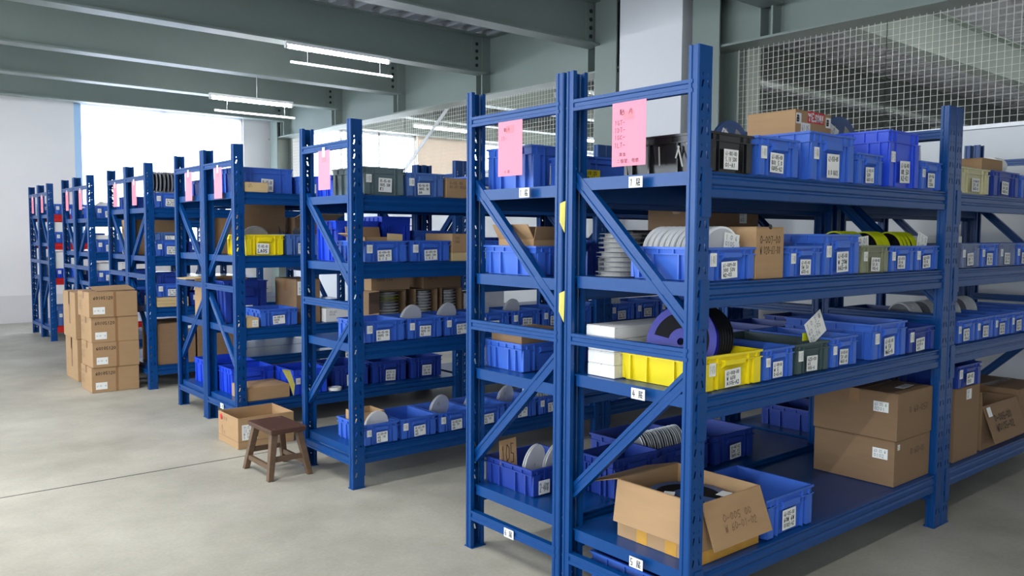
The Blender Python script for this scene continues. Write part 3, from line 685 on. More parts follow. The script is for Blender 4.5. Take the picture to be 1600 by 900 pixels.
put('P', 2, .577, .815, .116, M_blue, 'low blue crate right after the handwritten brown carton, nearest second shelf', number=['1-08'], lines=['61-05-00','5W 50','603-A'])
put('P', 2, .822, 1.115, .162, M_blue, 'taller blue crate between low crate and olive crate, nearest second shelf', d=.36, number=['1-07'], lines=['61-05-00','W 20W','A65-A'])
put('P', 2, 1.122, 1.368, .116, M_olive, 'olive crate under the yellow reels, nearest second shelf', handle=False, number=['1-4'], lines=['61-08-00','50 01','005-A'])
put('P', 2, 1.372, 1.605, .113, M_blue, 'blue crate after the olive crate, nearest second shelf', number=['1-5'], lines=['61-010','50 W','005-A'])
put('P', 2, 1.610, 1.858, .113, M_blue, 'blue crate at the far end of the nearest second shelf', number=['1-6'], lines=['62-070','10 W','W60-A'])
for a, c, n, wd in ((1.17,1.33,5,'the olive crate'), (1.43,1.55,5,'the blue crate after the olive one'), (1.655,1.82,5,'the last blue crate')):
    reel_row((a+.01,.17,z+.096), (c-.01,.17,z+.096), n, (1,-.25,.06), .082, .011, M_reely, M_tapek, 'lime yellow reel standing inside '+wd+', nearest second shelf', 'yellow reels in '+wd, .05, rim=M_tapek)
sheet('parts_card', 'white card leaning on the yellow reels over the olive crate', 'card', (1.20, .055, z+.085), .10, .07, M_white, ['60 01','0105-2'], tilt=-.08, weight=.09)
sheet('parts_card', 'crumpled white card on the last yellow reels beside the far post', 'card', (1.73, .05, z+.085), .10, .085, M_white, ['7 5 0','1 3'], tilt=.25, weight=.06)

# --- nearest rack, third shelf
z = LP[1]
for i in range(3):
    carton(.05+.004*i, .33, .398+.002*i, .535, z+i*.0485, z+(i+1)*.0485-.001, 'white flat carton, %s from the bottom in the stack beside the yellow crate' % ORD[i], M_wbox, 'white flat cartons on the nearest rack', tape=False, lab=(.1,.16,.35,.6))
carton(.045, .47, .40, .545, z+.1455, z+.190, 'longer white flat carton lying on top of the white carton stack', M_wbox, 'white flat cartons on the nearest rack', tape=False, lab=(.06,.09,.4,.6))
put('P', 1, .07, .431, .121, M_yellow, 'yellow crate holding a big blue reel on the nearest rack', d=.375, number=['1-010'], lines=['61-008-00','W 60V','A105-A2'])
reel((.182,.190,z+.150), (-.92,-.22,.28), .134, .022, M_reelbb, M_tapek, 'big deep blue reel leaning inside the yellow crate', fancy=True)
for i in range(5): reel((.182+.026+i*.024,.185+.006+i*.006,z+.148), (-.92,-.22,.28), .134, .022, M_reelk, M_tapek, 'black reel leaning behind the big blue reel in the yellow crate', 'black reels in the yellow crate')
put('P', 1, .434, .641, .117, M_blue, 'blue crate right after the yellow crate, nearest third shelf', d=.38, number=['1-034'], lines=['61-009-00','W 5X','R-65-A'])
put('P', 1, .646, .896, .117, M_green, 'dark green crate with peeling labels, nearest third shelf', d=.40, handle=False, number=['1-23'], lines=['625-00','6V','005-A'])
put('P', 1, .904, 1.119, .123, M_blue, 'blue crate after the dark green crate, nearest third shelf', d=.38, number=['1-3'], lines=['60-850-00','5V 6V','W65-A'])
put('P', 1, 1.237, 1.560, .155, M_blue, 'wide deep blue crate standing past a gap, nearest third shelf', d=.42, number=['1-7'], lines=['61-45-00','W 5V','W65-A'])
put('P', 1, 1.570, 1.852, .115, M_navy, 'navy crate with torn labels beside the far post, nearest third shelf', d=.34, handle=False, number=['1-8'], lines=['60-860-00','W105-A','A05'])
sheet('parts_card', 'white printed card leaning over the dark green crate', 'card', (.87, .055, z+.125), .135, .095, M_white, ['1 0 3 #','60 105','02-06'], tilt=-.42, weight=.08, lean=.1)
b = MB(); b.box(-.02, .02, 0, .004, 0, .03); tag(b.obj('parts_card', M_reely), 'small lime tag under the white card on the dark green crate', 'card', None, (.80,.07,z+.119))
# --- nearest rack, bottom shelf
z = LP[0]
o = open_carton(.105, .455, .035, .415, z, z+.215, 'open brown carton with drooping flaps at the near end of the bottom shelf')
flap(o, (-.175,0,.214), (-.175,.38,.214), (-.14,0,-1), .155, M_card)
ff = flap(o, (-.17,.0,.214), (.175,.0,.214), (.10,-.30,-1), .165, M_card)
sw = MB(); write(sw, ['0-005 00','W 60-01-02'], .09, -.12, .28, -.05, -.0055, weight=.06); on_plane(sw.obj('writing', M_faint, ff), (-.17,0,.214), (1,0,0), (-.10,.30,1))
flap(o, (-.175,.38,.214), (.175,.38,.214), (-.22,1,-.28), .15, M_cardd)
for y0 in (.10, .235):
    t = MB(); t.box(-.1759, -.1751, y0, y0+.05, .0, .065); t.obj('tape', M_tape, o)
t = MB(); t.box(-.172, .172, -.0009, -.0002, 0, .045); t.obj('tape', M_tape, o)
for i in range(5): reel((.28, .225, z+.026+i*.033), (0,0,1), .148, .031, M_reelb if i == 4 else M_reelk, M_tapek, 'navy reel lying on top of the stack inside the open carton' if i == 4 else 'black reel stacked under the navy reel in the open carton', None if i == 4 else 'reels in the open carton', fancy=(i == 4))
b = MB(); b.box(-.04,.04,-.02,.02,0,.001); tag(b.obj('loose_label', M_white), 'white loose label lying on the navy reel in the open carton', 'label', None, (.20,.25,z+.177), .6)
b = MB(); b.box(-.03,.03,-.02,.02,0,.001); tag(b.obj('loose_label', M_white), 'second white label on the navy reel, close to the front wall of the open carton', 'label', None, (.37,.13,z+.177), .2)
put('P', 0, .475, .808, .153, M_blue, 'blue crate standing behind the open carton on the nearest bottom shelf', d=.36, tagged=False, lines=['66-085-00','60W 6W','01085-A2'], lx=-.02)
o = carton(1.50, 1.858, .03, .42, z, z+.208, 'lower one of two big brown cartons beside the far post', M_cardd, tape=False)
side_sticker(o, .03, .10, .12, .168, -.1795, ['60 05 #','0102'], weight=.09)
sticker(o, -.15, -.13, .165, .19, -.0003, ['5'])
wm = MB(); write(wm, ['0 60-01'], -.02, .12, .13, .16, -.0008, weight=.08); wm.obj('writing', M_ink, o)
o = carton(1.505, 1.86, .025, .43, z+.209, z+.425, 'upper one of two big brown cartons beside the far post', M_cardd, tape=True)
side_sticker(o, .04, .11, .125, .172, -.1780, ['61 05 #','0201'], weight=.09)
wm = MB(); write(wm, ['0 60-050'], -.06, .11, .13, .15, -.0008, weight=.08); wm.obj('writing', M_ink, o)
b = MB(); b.box(-.07,.07,-.02,.02,0,.001); so = b.obj('loose_label', M_white); tag(so, 'white label lying on the upper big brown carton', 'label', None, (1.73,.10,z+.4265), .1)
crate(.25, .09, .004, .33, .45, .165, M_blue, 'blue crate standing on the floor under the open carton', lab=False, tagged=False)

# --- rack cut by the right picture edge
z = LP[3]
put('PB', 3, 2.06, 2.42, .128, M_cream, 'yellowish crate with a blue side on the top shelf by the right edge', d=.34, handle=False, tagged=False)
put('PB', 3, 2.46, 2.82, .132, M_navy, 'navy crate after the yellowish one on the top shelf by the right edge', d=.34, handle=False, tagged=False)
put('PB', 3, 2.84, 3.12, .125, M_blue, 'blue crate third on the top shelf by the right edge', d=.34, handle=False, tagged=False)
put('PB', 3, 3.14, 3.42, .125, M_blue, 'blue crate fourth on the top shelf by the right edge', d=.34)
carton(2.52, 2.80, .10, .24, z+.134, z+.205, 'flat brown carton lying across the crates on the top shelf by the right edge', M_card, tape=False)
carton(2.20, 2.44, .10, .30, z+.13, z+.150, 'pale card lying on the yellowish crate by the right edge', M_cardl, tape=False)
b = MB(); b.cyl((0,0,.05), (1,0,0), .047, .12, 24); tag(b.obj('paper_roll', M_white), 'white paper roll beside the flat carton by the right edge', 'roll', None, (2.815,.17,z+.135))
for i, (m_, t) in enumerate(((M_greyblue,'grey blue'),(M_blue,'blue'),(M_greyblue,'grey blue'),(M_blue,'blue'),(M_blue,'blue'),(M_slate,'slate blue'))):
    put('PB', 2, 2.105+i*.24, 2.338+i*.24, .121, m_, '%s crate, %s along the second shelf by the right edge' % (t, ORD[i]), handle=(i % 2 == 1))
carton(2.13, 2.36, .12, .27, LP[2]+.122, LP[2]+.158, 'white flat carton lying on the first crate by the right edge', M_wbox, tape=False)
for i in range(6):
    put('PB', 1, 2.095+i*.232, 2.322+i*.232, .117, M_blue, 'blue crate, %s along the third shelf by the right edge' % ORD[i], d=.42)
    if i < 4: reel_row((2.155+i*.232,.33,LP[1]+.1), (2.265+i*.232,.33,LP[1]+.1), 6, (1,-.35,0), .086, .012, M_reelw, M_tapeg, 'white reel standing in the %s crate, third shelf by the right edge' % ORD[i], 'white reels in the %s crate by the right edge' % ORD[i], .05, rim=M_reelg)
z = LP[0]
o = carton(2.13, 2.43, .03, .40, z, z+.372, 'tall brown carton with a small crate on top by the right edge', M_cardd, tape=False, lab=(.45,.65,.82,.96), lines=['50','A1'])
put('PB', 0, 2.12, 2.42, .115, M_navy, 'small navy crate on top of the tall carton by the right edge', d=.30, z=z+.373, lines=['60-05','010'])
o = open_carton(2.50, 2.98, .04, .42, z, z+.235, 'open brown carton with its front flap hanging by the right edge', M_cardd)
fo = flap(o, (-.23,0,.234), (.235,0,.234), (.05,-.35,-1), .20, M_cardd)
sw = MB(); write(sw, ['0-005-00','W0105-02'], .08, -.15, .36, -.05, -.0055, weight=.12); on_plane(sw.obj('writing', M_ink, fo), (-.23,0,.234), (1,0,0), (-.05,.35,1))
sl = MB(); plate(sl, .02, .07, -.06, -.01, -.0058, -.0050); on_plane(sl.obj('label', M_white, fo), (-.23,0,.234), (1,0,0), (-.05,.35,1))
flap(o, (-.24,.0,.234), (-.24,.38,.234), (-.15,0,1), .08, M_cardd)
carton(3.05, 3.45, .05, .42, z, z+.26, 'brown carton at the far end of the bottom shelf by the right edge', M_cardd)

# --- rack backing the nearest one
z = LP2[3]; Z2 = LP2
put('P2', 3, .055, .405, .178, M_blue, 'big blue crate behind the smaller pink sheet, top shelf of the backing rack', y=.90, d=.30, lines=['72W','HE 60','0 105'], tagged=False, lx=.0, handle=False)
put('P2', 3, .165, .56, .125, M_blue, 'blue crate with yellow labels behind the larger pink sheet', y=.70, d=.185, labm=M_ylabel, lines=['610 25','06 11','25 0'], tagged=False, handle=False, lx=-.12)
put('P2', 3, .62, .95, .125, M_blue, 'blue crate behind the black crate, top shelf of the backing rack', y=.70, d=.34)
put('P2', 3, 1.0, 1.3, .13, M_blue, 'blue crate behind the larger blue crate, top shelf of the backing rack', y=.70, d=.34)
put('P2', 3, 1.35, 1.8, .13, M_navy, 'navy crate at the far end, top shelf of the backing rack', y=.70, d=.34)
z = Z2[2]
o = put('P2', 2, .055, .40, .122, M_blue, 'blue crate with yellow label and open cardboard inside, second shelf of the backing rack', y=.84, d=.345, labm=M_ylabel, lines=['60-050'], tagged=False, ls=.7)
o = open_carton(.10, .36, .90, 1.13, z+.008, z+.15, 'brown carton with raised flaps inside the yellow labelled blue crate', M_card)
flap(o, (-.13,0,.141), (.13,0,.141), (0,-.25,1), .055, M_cardd); flap(o, (-.13,0.0,.141), (-.13,.23,.141), (-.6,0,1), .07, M_card); flap(o, (-.13,.23,.141), (.13,.23,.141), (0,.5,1), .06, M_card)
put('P2', 2, .16, .45, .135, M_navy, 'navy crate with a big grey label, second shelf of the backing rack', y=.66, d=.165, labm=M_wbox, tagged=False, handle=False, ls=1.4)
carton(.46, .60, .68, .82, z, z+.19, 'small black box behind the flat stack of grey reels', M_reelk, tape=False)
for i in range(2): carton(.95, 1.36, .67, 1.02, z+i*.158, z+(i+1)*.158-.002, '%s dark brown carton behind the blue crates, second shelf of the backing rack' % ('lower', 'upper')[i], M_cardd, lab=(.62,.76,.45,.85), lines=['05','60'])
reel_row((.66,.9,z+.09), (.86,.9,z+.09), 4, (.5,1,0), .089, .02, M_reelg, M_tapeg, 'grey reel standing on the backing rack behind the upright white reels', 'grey reels on the backing rack', .05)
put('P2', 2, 1.45, 1.80, .14, M_navy, 'navy crate at the far end, second shelf of the backing rack', y=.70, d=.36)
z = Z2[1]
put('P2', 1, .055, .405, .122, M_blue, 'blue crate holding a closed brown carton, third shelf of the backing rack', y=.955, d=.265, lab=False, tagged=False)
carton(.11, .36, .985, 1.19, z+.008, z+.172, 'dark brown carton sitting inside the blue crate of the backing rack', M_cardd, lab=(.1,.5,.92,.99), tape=False)
fill('P2', 1, .50, .27, 5, .12, M_navy, 'navy crate, @ along the third shelf of the backing rack', y=.68, d=.36)
z = Z2[0]
o = put('P2', 0, .055, .415, .118, M_navy, 'navy crate with two white reels at the lower left of the backing rack', y=.885, d=.325, tagged=False, lines=['2-408'], handle=False, lx=-.095, ls=.7)
reel((.197,1.0,z+.103), (-.35,1,.12), .09, .014, M_reelw, M_tapeg, 'white reel leaning at the near end of the low navy crate', None)
reel((.303,.97,z+.103), (-.2,1,.15), .09, .014, M_reelw, M_tapeg, 'white reel leaning at the far end of the low navy crate', None)
sheet('cardboard_piece', 'brown cardboard piece standing up in the low navy crate', 'cardboard', (.14, 1.10, z+.07), .095, .135, M_card, ['105'], tilt=-.06, t=.003)
put('P2', 0, .33, .635, .165, M_navy, 'navy crate behind the open carton, bottom shelf of the backing rack', y=.655, d=.21, lab=False, tagged=False)
put('P2', 0, .66, 1.05, .15, M_navy, 'navy crate with upright white reels, bottom shelf of the backing rack', y=.70, d=.42, lab=False, tagged=False)
reel_row((.72,.86,z+.10), (.99,.86,z+.10), 10, (1,-.4,0), .088, .013, M_reelw, M_tapek, 'white reel standing in the navy crate, bottom shelf of the backing rack', 'white reels on the backing rack bottom shelf', .05, rim=M_reelg)
put('P2', 0, 1.08, 1.42, .14, M_navy, 'navy crate fourth along the bottom shelf of the backing rack', y=.70, d=.42, tagged=False)
for i, k in enumerate((3, 2, 1, 0)):
    fill('P2B', k, 2.05, .30, 4, .125, M_navy if k < 3 else M_blue, 'blue crate, @ along the %s shelf of the rack far behind at the right' % ('top', 'second', 'third', 'bottom')[i], y=.70, d=.38, handle=False)

# --- rack beside the stool
z = LQ[3]
put('Q', 3, .05, .354, .152, M_greygreen, 'grey green crate at the near end, top shelf of the rack beside the stool', d=.36, handle=False, number=['1-020'], lines=['05-05-00','0805 50V','R1'])
put('Q', 3, .358, .626, .134, M_slate, 'light blue crate after the grey green one, rack beside the stool', d=.36, number=['1-08'], lines=['05-06-00','0805 1W','A4'])
carton(.634, .80, .02+2.26, 2.52, z, z+.115, 'brown carton with handwriting, top shelf of the rack beside the stool', M_card, tape=True, marks=['0-05 00','01 01 0050'])
fill('Q', 3, .82, .262, 4, .134, M_blue, 'blue crate, @ after the handwritten carton, top of the rack beside the stool')
put('Q', 3, .05, .33, .125, M_bright, 'bright blue crate behind the grey green one, rack beside the stool', d=.21, back=True)
carton(.62, .86, 2.62, 2.80, z, z+.15, 'pale brown carton behind the handwritten one, rack beside the stool', M_cardl)
z = LQ[2]
put('Q', 2, .06, .372, .119, M_blue, 'blue crate with cardboard and card inside, second shelf of the rack beside the stool', d=.30, number=['1-029'], lines=['05-004-00','0805 473','5 1 5'])
put('Q', 2, .380, .668, .120, M_blue, 'blue crate second along the second shelf of the rack beside the stool', d=.30, number=['1-030'], lines=['05-005-00','0805 104','1 0 5'])
o = open_carton(.118, .34, 2.32, 2.53, z+.008, z+.140, 'low open brown carton inside the first blue crate, rack beside the stool', M_card)
flap(o, (-.11,.21,.131), (.11,.21,.131), (0,.3,1), .06, M_card); flap(o, (-.11,0,.131), (-.11,.21,.131), (-1,0,.35), .055, M_card)
sheet('parts_card', 'cream card standing in front of the open carton, rack beside the stool', 'card', (.295, 2.30, z+.10), .10, .06, M_cardl, [' . .'], tilt=.05)
carton(.676, .80, 2.28, 2.56, z+.052, z+.162, 'upper brown handwritten carton at the second shelf, rack beside the stool', M_card, marks=['105','100'], tape=False)
carton(.676, .80, 2.28, 2.56, z, z+.051, 'lower pale carton under the handwritten one, rack beside the stool', M_cardl, tape=False)
fill('Q', 2, .81, .262, 4, .12, M_blue, 'blue crate, @ after the stacked cartons, second shelf of the rack beside the stool', d=.30)
put('Q', 2, .05, .375, .232, M_bright, 'bright blue crate at the back near end, second shelf of the rack beside the stool', d=.26, back=True, lab=False, tagged=False)
put('Q', 2, .385, .60, .262, M_bright, 'tallest bright blue crate at the back, second shelf of the rack beside the stool', d=.26, back=True, lab=False, tagged=False)
put('Q', 2, .62, .90, .18, M_blue, 'blue crate at the back after the tallest one, rack beside the stool', d=.26, back=True, lab=False, tagged=False)
z = LQ[1]
rl = 'white reel leaning in the %s crate, third shelf of the rack beside the stool'
names = ['first','second','third','fourth','fifth','sixth','seventh']
for i in range(7):
    x0 = .055 if i == 0 else .362+(i-1)*.257; x1 = .356 if i == 0 else x0+.252
    put('Q', 1, x0, x1, .120, M_blue, 'blue crate, %s along the third shelf of the rack beside the stool' % names[i], d=.31, number=['1-0%d' % (30+i)] , lines=['05-0%d-00' % (5+i), '0805 10', 'A%d' % (i+1)])
    if i in (1, 2, 3, 4): reel(((x0+x1)/2+0, 2.44, z+.101), (-.25,1,.22), .086, .014, M_reelw, M_tapeg, rl % names[i], None)
for i, (a, c) in enumerate(((.375,.565),(.635,.80),(.83,.99))):
    o = open_carton(a, c, 2.61, 2.84, z, z+.26, '%s brown carton lying open with stacked reels, rack beside the stool' % ORD[i], M_cardd)
    # lies on its back: turn the opening to the front
    o.rotation_euler[0] = PI/2; me = o.data
    w_, h_, d_ = c-a, .26, .23
    b = MB(); t = .005; b.box(-w_/2,w_/2,0,d_,0,t); b.box(-w_/2,w_/2,0,d_,h_-t,h_); b.box(-w_/2,-w_/2+t,0,d_,t,h_-t); b.box(w_/2-t,w_/2,0,d_,t,h_-t); b.box(-w_/2+t,w_/2-t,d_-t,d_,t,h_-t)
    o.data = b.data('open_cardboard_box', M_cardd); o.rotation_euler[0] = 0
    if i == 0:
        fo = flap(o, (-w_/2,0,.128), (-w_/2,0,.255), (-1,-.55,0), .12, M_card)
    r_ = w_/2-.012
    for j in range(13): reel(((a+c)/2, 2.61+r_+.006, z+.017+j*.0185), (0,0,1), r_, .0165, M_reely if (i == 0 and j in (10, 11)) else M_reelw, M_tapeg, ('yellow edged reel in the first open carton, rack beside the stool' if (i == 0 and j in (10, 11)) else 'white reel stacked flat in the %s open carton, rack beside the stool' % ORD[i]), ('yellow reels' if (i == 0 and j in (10, 11)) else 'reels')+' in the %s open carton' % ORD[i])
carton(.33, .60, 2.62, 2.825, z+.262, z+.375, 'brown carton with two handwritten lines on the reel cartons, rack beside the stool', M_card, marks=['01-050-00','0805-104'], tape=False)
carton(.70, .99, 2.62, 2.825, z+.262, z+.375, 'darker carton with handwriting on the reel cartons, rack beside the stool', M_cardd, marks=['','60 01'], lab=(.35,.5,.85,.98))
carton(1.02, 1.35, 2.62, 2.85, z, z+.22, 'grey white carton at the back, third shelf of the rack beside the stool', M_wbox)
z = LQ[0]
for i in range(7):
    x0 = .04 if i == 0 else .316+(i-1)*.262; x1 = .311 if i == 0 else x0+.256
    put('Q', 0, x0, x1, .118, M_blue, 'blue crate, %s along the bottom shelf of the rack beside the stool' % names[i], d=.32, number=['1-0%d' % (40+i)], lines=['05-0%d-00' % (20+i), '05 10', 'A%d' % (i+2)])
    if i in (2, 3, 4): reel(((x0+x1)/2+0, 2.46, z+.104), (-.3,1,.2), .088, .014, M_reelw, M_tapeg, 'white reel with a round label in the %s crate, bottom shelf beside the stool' % names[i], None, lab=(1.9,.45,.03,['05'],.2))
    if i in (5, 6): reel_row((x0+.055,2.44,z+.100), (min(x1, 1.858)-.06,2.44,z+.100), 6, (1,-.3,0), .086, .013, M_reelw, M_tapeg, 'white reel in the row of the %s crate, bottom shelf beside the stool' % names[i], 'white reel row in the %s low crate' % names[i], .05)
o = open_carton(.112, .272, 2.375, 2.54, z+.008, z+.165, 'small open carton with a reel in the first crate beside the stool', M_card)
reel((.192, 2.335, z+.100), (-.15,1,.1), .082, .013, M_reelw, M_tapeg, 'white reel standing in front of the small open carton beside the stool', None)
for i, k in enumerate((1, 3, 2, 0)):
    fill('QB', k, 2.03, .262, 6, .12, M_blue, 'blue crate, @ along the %s shelf continuing the rack beside the stool' % ('third', 'top', 'second', 'bottom')[i], d=.32)
sheet('parts_card', 'white card lying across the crates seen through the nearest rack', 'card', (2.16, 2.35, LQ[1]+.11), .10, .055, M_white, [' . '], tilt=.2, lean=.5)

# --- rack behind the open floor carton
z = LR[3]
put('R', 3, .08, .50, .180, M_blue, 'long blue crate on the top shelf behind the open floor carton', d=.34, dy=.13, tagged=False, lines=['05-405-00','0105 100'], handle=False)
carton(.085, .25, 3.905, 4.01, z, z+.068, 'small pale box with scrawl before the long blue crate', M_cardl, marks=['105','05-1'], tape=False)
fill('R', 3, .52, .30, 4, .13, M_blue, 'blue crate, @ after the long one, top shelf behind the open floor carton')
z = LR[2]
put('R', 2, .045, .377, .146, M_yellow, 'yellow crate on the second shelf behind the open floor carton', d=.36, tagged=False, lines=['05-405-00','LA05'])
put('R', 2, .385, .66, .150, M_slate, 'slate blue crate after the yellow one, behind the open floor carton', d=.345, tagged=False)
for px, nm in ((.46, 'first'), (.585, 'second')):
    bm = MB(); b = MB()
    for i in range(7):
        a = i*.9; r0 = .055
        b.mesh([(0,0,-.02),(math.cos(a)*r0,math.sin(a)*r0*.7,.05+.05*(i%3)),(math.cos(a+.8)*r0*.8,math.sin(a+.8)*r0*.6,.08+.03*((i+1)%3)),(math.cos(a+.4)*.02,math.sin(a+.4)*.02,.09)], [(0,1,2),(0,2,3),(1,2,3)])
    bo = b.obj('film_bag', M_bag); tag(bo, 'crumpled silver film bag, %s one in the slate blue crate' % nm, 'bag', None, (px, 4.12, z+.07), px*9)
reel((.22, 4.06, z+.135), (.5,1,.9), .09, .014, M_reelg, M_tapek, 'grey reel leaning out of the yellow crate', None)
carton(.20, .56, 4.31, 4.45, z, z+.38, 'large dark carton behind the yellow crate', M_cardd)
o = open_carton(.62, .98, 4.27, 4.49, z, z+.28, 'open carton with a raised flap behind the slate blue crate', M_cardd)
flap(o, (-.18,0,.279), (.18,0,.279), (0,-1,.25), .12, M_cardl)
carton(.02, .30, 4.53, 4.80, LR[2], LR[2]+.27, 'brown carton behind the third row frame, second shelf', M_card)
fill('R', 2, .70, .27, 4, .13, M_blue, 'blue crate, @ after the slate one, second shelf behind the open floor carton', d=.34)
z = LR[1]
put('R', 1, .178, .478, .122, M_blue, 'light blue crate with a scrawled label, third shelf behind the open floor carton', d=.33, tagged=False, lines=['05-005-00','0805','105'])
carton(.05, .172, 3.905, 4.12, z, z+.070, 'flat pale carton with a white label, third shelf behind the open floor carton', M_cardl, lab=(.45,.9,.1,.75), lines=['0-05 00','1050'], tape=False)
put('R', 1, .06, .40, .31, M_navy, 'tall navy crate behind the light blue one, behind the open floor carton', d=.18, y=4.27, tagged=False, lines=['05-40','01'])
o = carton(.49, .68, 3.98, 4.35, z, z+.325, 'big brown carton with a white sheet on it, third shelf behind the open floor carton', M_cardd, lab=(.05,.75,.64,.95), lines=['105 05','60 01 2','0105'])
carton(.70, .92, 3.93, 4.2, z, z+.10, 'white flat carton with scrawl after the big brown carton', M_wbox, marks=['05-60','0105'], tape=False)
fill('R', 1, .95, .27, 3, .125, M_blue, 'blue crate, @ after the white flat carton, third shelf of the floor carton rack')
o = open_carton(.06, .36, 4.57, 4.88, LR[1], LR[1]+.32, 'tall open brown carton seen between the frames left of the floor carton rack', M_card)
flap(o, (-.15,.10,.319), (-.15,.31,.319), (-1,0,-.06), .14, M_cardl)
z = LR[0]
carton(.03, .40, 3.915, 4.20, z, z+.095, 'flat brown carton on the bottom shelf behind the open floor carton', M_card, tape=False)
o = put('R', 0, .425, .71, .185, M_bright, 'bright blue crate with a bag in it, bottom shelf behind the open floor carton', d=.36, lines=['50 1'], ls=.6)
b = MB(); b.mesh([(0,0,.10),(.09,.01,.08),(.12,-.02,-.05),(.10,-.03,-.16),(.06,-.02,-.02),(0,0,.11),(.09,.02,.09),(.125,-.01,-.05),(.104,-.02,-.16),(.06,-.01,-.02)], [(0,1,2,4),(4,2,3),(5,9,7,6),(9,8,7)])
tag(b.obj('paper_bag_scrap', M_ylwpaper), 'yellow paper scrap hanging over the flat brown carton', 'paper', None, (.33, 3.885, z+.13)).scale = (.75, .75, .75)
put('R', 0, .02, .42, .19, M_bright, 'bright blue crate behind the flat brown carton', d=.27, y=4.215, lab=False, tagged=False)
for i, (a, c) in enumerate(((.79,1.10),(1.13,1.45),(1.49,1.80))):
    put('R', 0, a, c, .17, M_navy, 'navy crate, %s after the bright blue one, bottom shelf of the floor carton rack' % ORD[i], d=.40, dy=.09, tagged=False)
b = MB(); b.ring((0,0,0), (0,0,1), .028, .052, .022, 28); tag(b.obj('tape_roll', M_white), 'white tape roll lying on the bottom shelf of the floor carton rack', 'tape', None, (.776, 3.945, z+.002))
put('R2', 0, .01, .42, .19, M_bright, 'bright blue crate on the bottom shelf behind the floor carton rack', d=.45, y=4.56, lab=False, tagged=False)
put('R2', 3, .05, .38, .12, M_blue, 'blue crate under the pair of pink sheets, top shelf', y=4.60, d=.4)
carton(.42, .80, 4.6, 5.0, LR[3], LR[3]+.12, 'brown carton behind the pink sheets on the top shelf', M_card)
fill('RB', 3, 2.05, .28, 5, .13, M_blue, 'blue crate, @ along the top shelf continuing the floor carton rack')
fill('RB', 2, 2.05, .28, 5, .13, M_navy, 'navy crate, @ along the second shelf continuing the floor carton rack')
carton(.06, .40, 4.62, 5.05, LR[0]+.0, LR[0]+.0+.001+.30, 'brown carton at the back of the bottom shelf behind the floor carton rack', M_cardd) if False else None

# --- racks by the carton stacks and beyond
for key, zl, yo, who in (('S', LS, 5.946, 'beside the four brown cartons'), ('T', LT, 8.009, 'behind the carton stacks'), ('U', LU, 10.083, 'with red beams')):
    put(key, 3, .055, .36, .132, M_blue, 'blue crate at the near end, top shelf of the rack '+who)
    put(key, 3, .38, .68, .132, M_blue, 'second blue crate, top shelf of the rack '+who)
    put(key, 2, .055, .36, .14, M_blue, 'blue crate at the near end, second shelf of the rack '+who)
    put(key, 1, .055, .36, .12, M_blue if key != 'U' else M_bright, 'blue crate at the near end, third shelf of the rack '+who, z=zl[1]+(.088 if key == 'S' else 0))
    put(key, 2, .38, .68, .13, M_navy, 'second blue crate, second shelf of the rack '+who)
    put(key, 1, .38, .68, .12, M_navy, 'second blue crate, third shelf of the rack '+who)
z = LS
reel_row((.085,6.09,z[3]+.132+.098), (.35,6.09,z[3]+.132+.098), 9, (1,-.12,0), .098, .018, M_reelk, M_tapek, 'black reel standing in the row on the top crate beside the carton stack', 'black reels on the top crate', .03)
for i in range(3): carton(.05, .36, 5.94, 6.30, z[1]+i*.029, z[1]+(i+1)*.029-.001, 'flat pale board, %s from the bottom under the crate beside the carton stack' % ORD[i], M_cardl, 'flat boards beside the carton stack', tape=False)
put('S', 1, .06, .34, .09, M_navy, 'low navy crate stacked on the light crate beside the carton stack', z=z[1]+.088+.122, d=.3, lab=False, tagged=False)
carton(.05, .42, 5.95, 6.40, z[0], z[0]+.37, 'big brown carton on the bottom shelf beside the carton stack', M_cardd, lab=(.7,.95,.85,.98))
carton(.44, .80, 5.95, 6.40, z[0], z[0]+.37, 'second big brown carton on the bottom shelf beside the carton stack', M_cardd)
put('S', 2, .06, .34, .07, M_slate, 'shallow slate tray on the second shelf crate beside the carton stack', z=z[2]+.142, d=.3, lab=True, tagged=False)
carton(.05, .55, 6.6, 7.0, LS[2], LS[2]+.33, 'large carton on the second shelf behind the carton stack rack', M_card)
put('S2', 3, .05, .40, .12, M_blue, 'blue crate on the top shelf behind the carton stack rack', y=6.62, d=.4)
put('S2', 1, .05, .40, .12, M_blue, 'blue crate on the third shelf behind the carton stack rack', y=6.62, d=.4)
put('T', 3, .08, .36, .12, M_blue, 'blue crate at the back of the top shelf behind the carton stacks', y=8.36, d=.22)
bag = MB(); bag.mesh([(-.12,0,0),(.12,0,0),(.1,.12,0),(-.1,.12,0),(-.06,.03,.03),(.05,.02,.045),(.04,.09,.04),(-.03,.1,.055)], [(0,1,5,4),(1,2,6,5),(2,3,7,6),(3,0,4,7),(4,5,6,7)])
tag(bag.obj('paper_heap', M_white), 'heap of white paper on the top crate behind the carton stacks', 'paper', None, (.20, 8.07, LT[3]+.133))
carton(.06, .36, 8.02, 8.3, LT[2]+.141, LT[2]+.19, 'silvery flat box above the second shelf crate behind the carton stacks', M_wbox, tape=False)
carton(.08, .34, 8.03, 8.28, LT[1]+.121, LT[1]+.20, 'white carton on the third shelf crate behind the carton stacks', M_wbox, tape=False)
put('T', 0, .055, .36, .15, M_navy, 'blue crate on the bottom shelf behind the carton stacks')
put('T2', 3, .05, .40, .12, M_blue, 'blue crate on the top shelf of the rear rack behind the carton stacks', y=8.69, d=.4)
put('T2', 1, .05, .40, .12, M_blue, 'blue crate on the third shelf of the rear rack behind the carton stacks', y=8.69, d=.4)
carton(.06, .34, 10.09, 10.4, LU[1]+.121, LU[1]+.33, 'white box standing on the third shelf at the far end', M_wbox, tape=False)
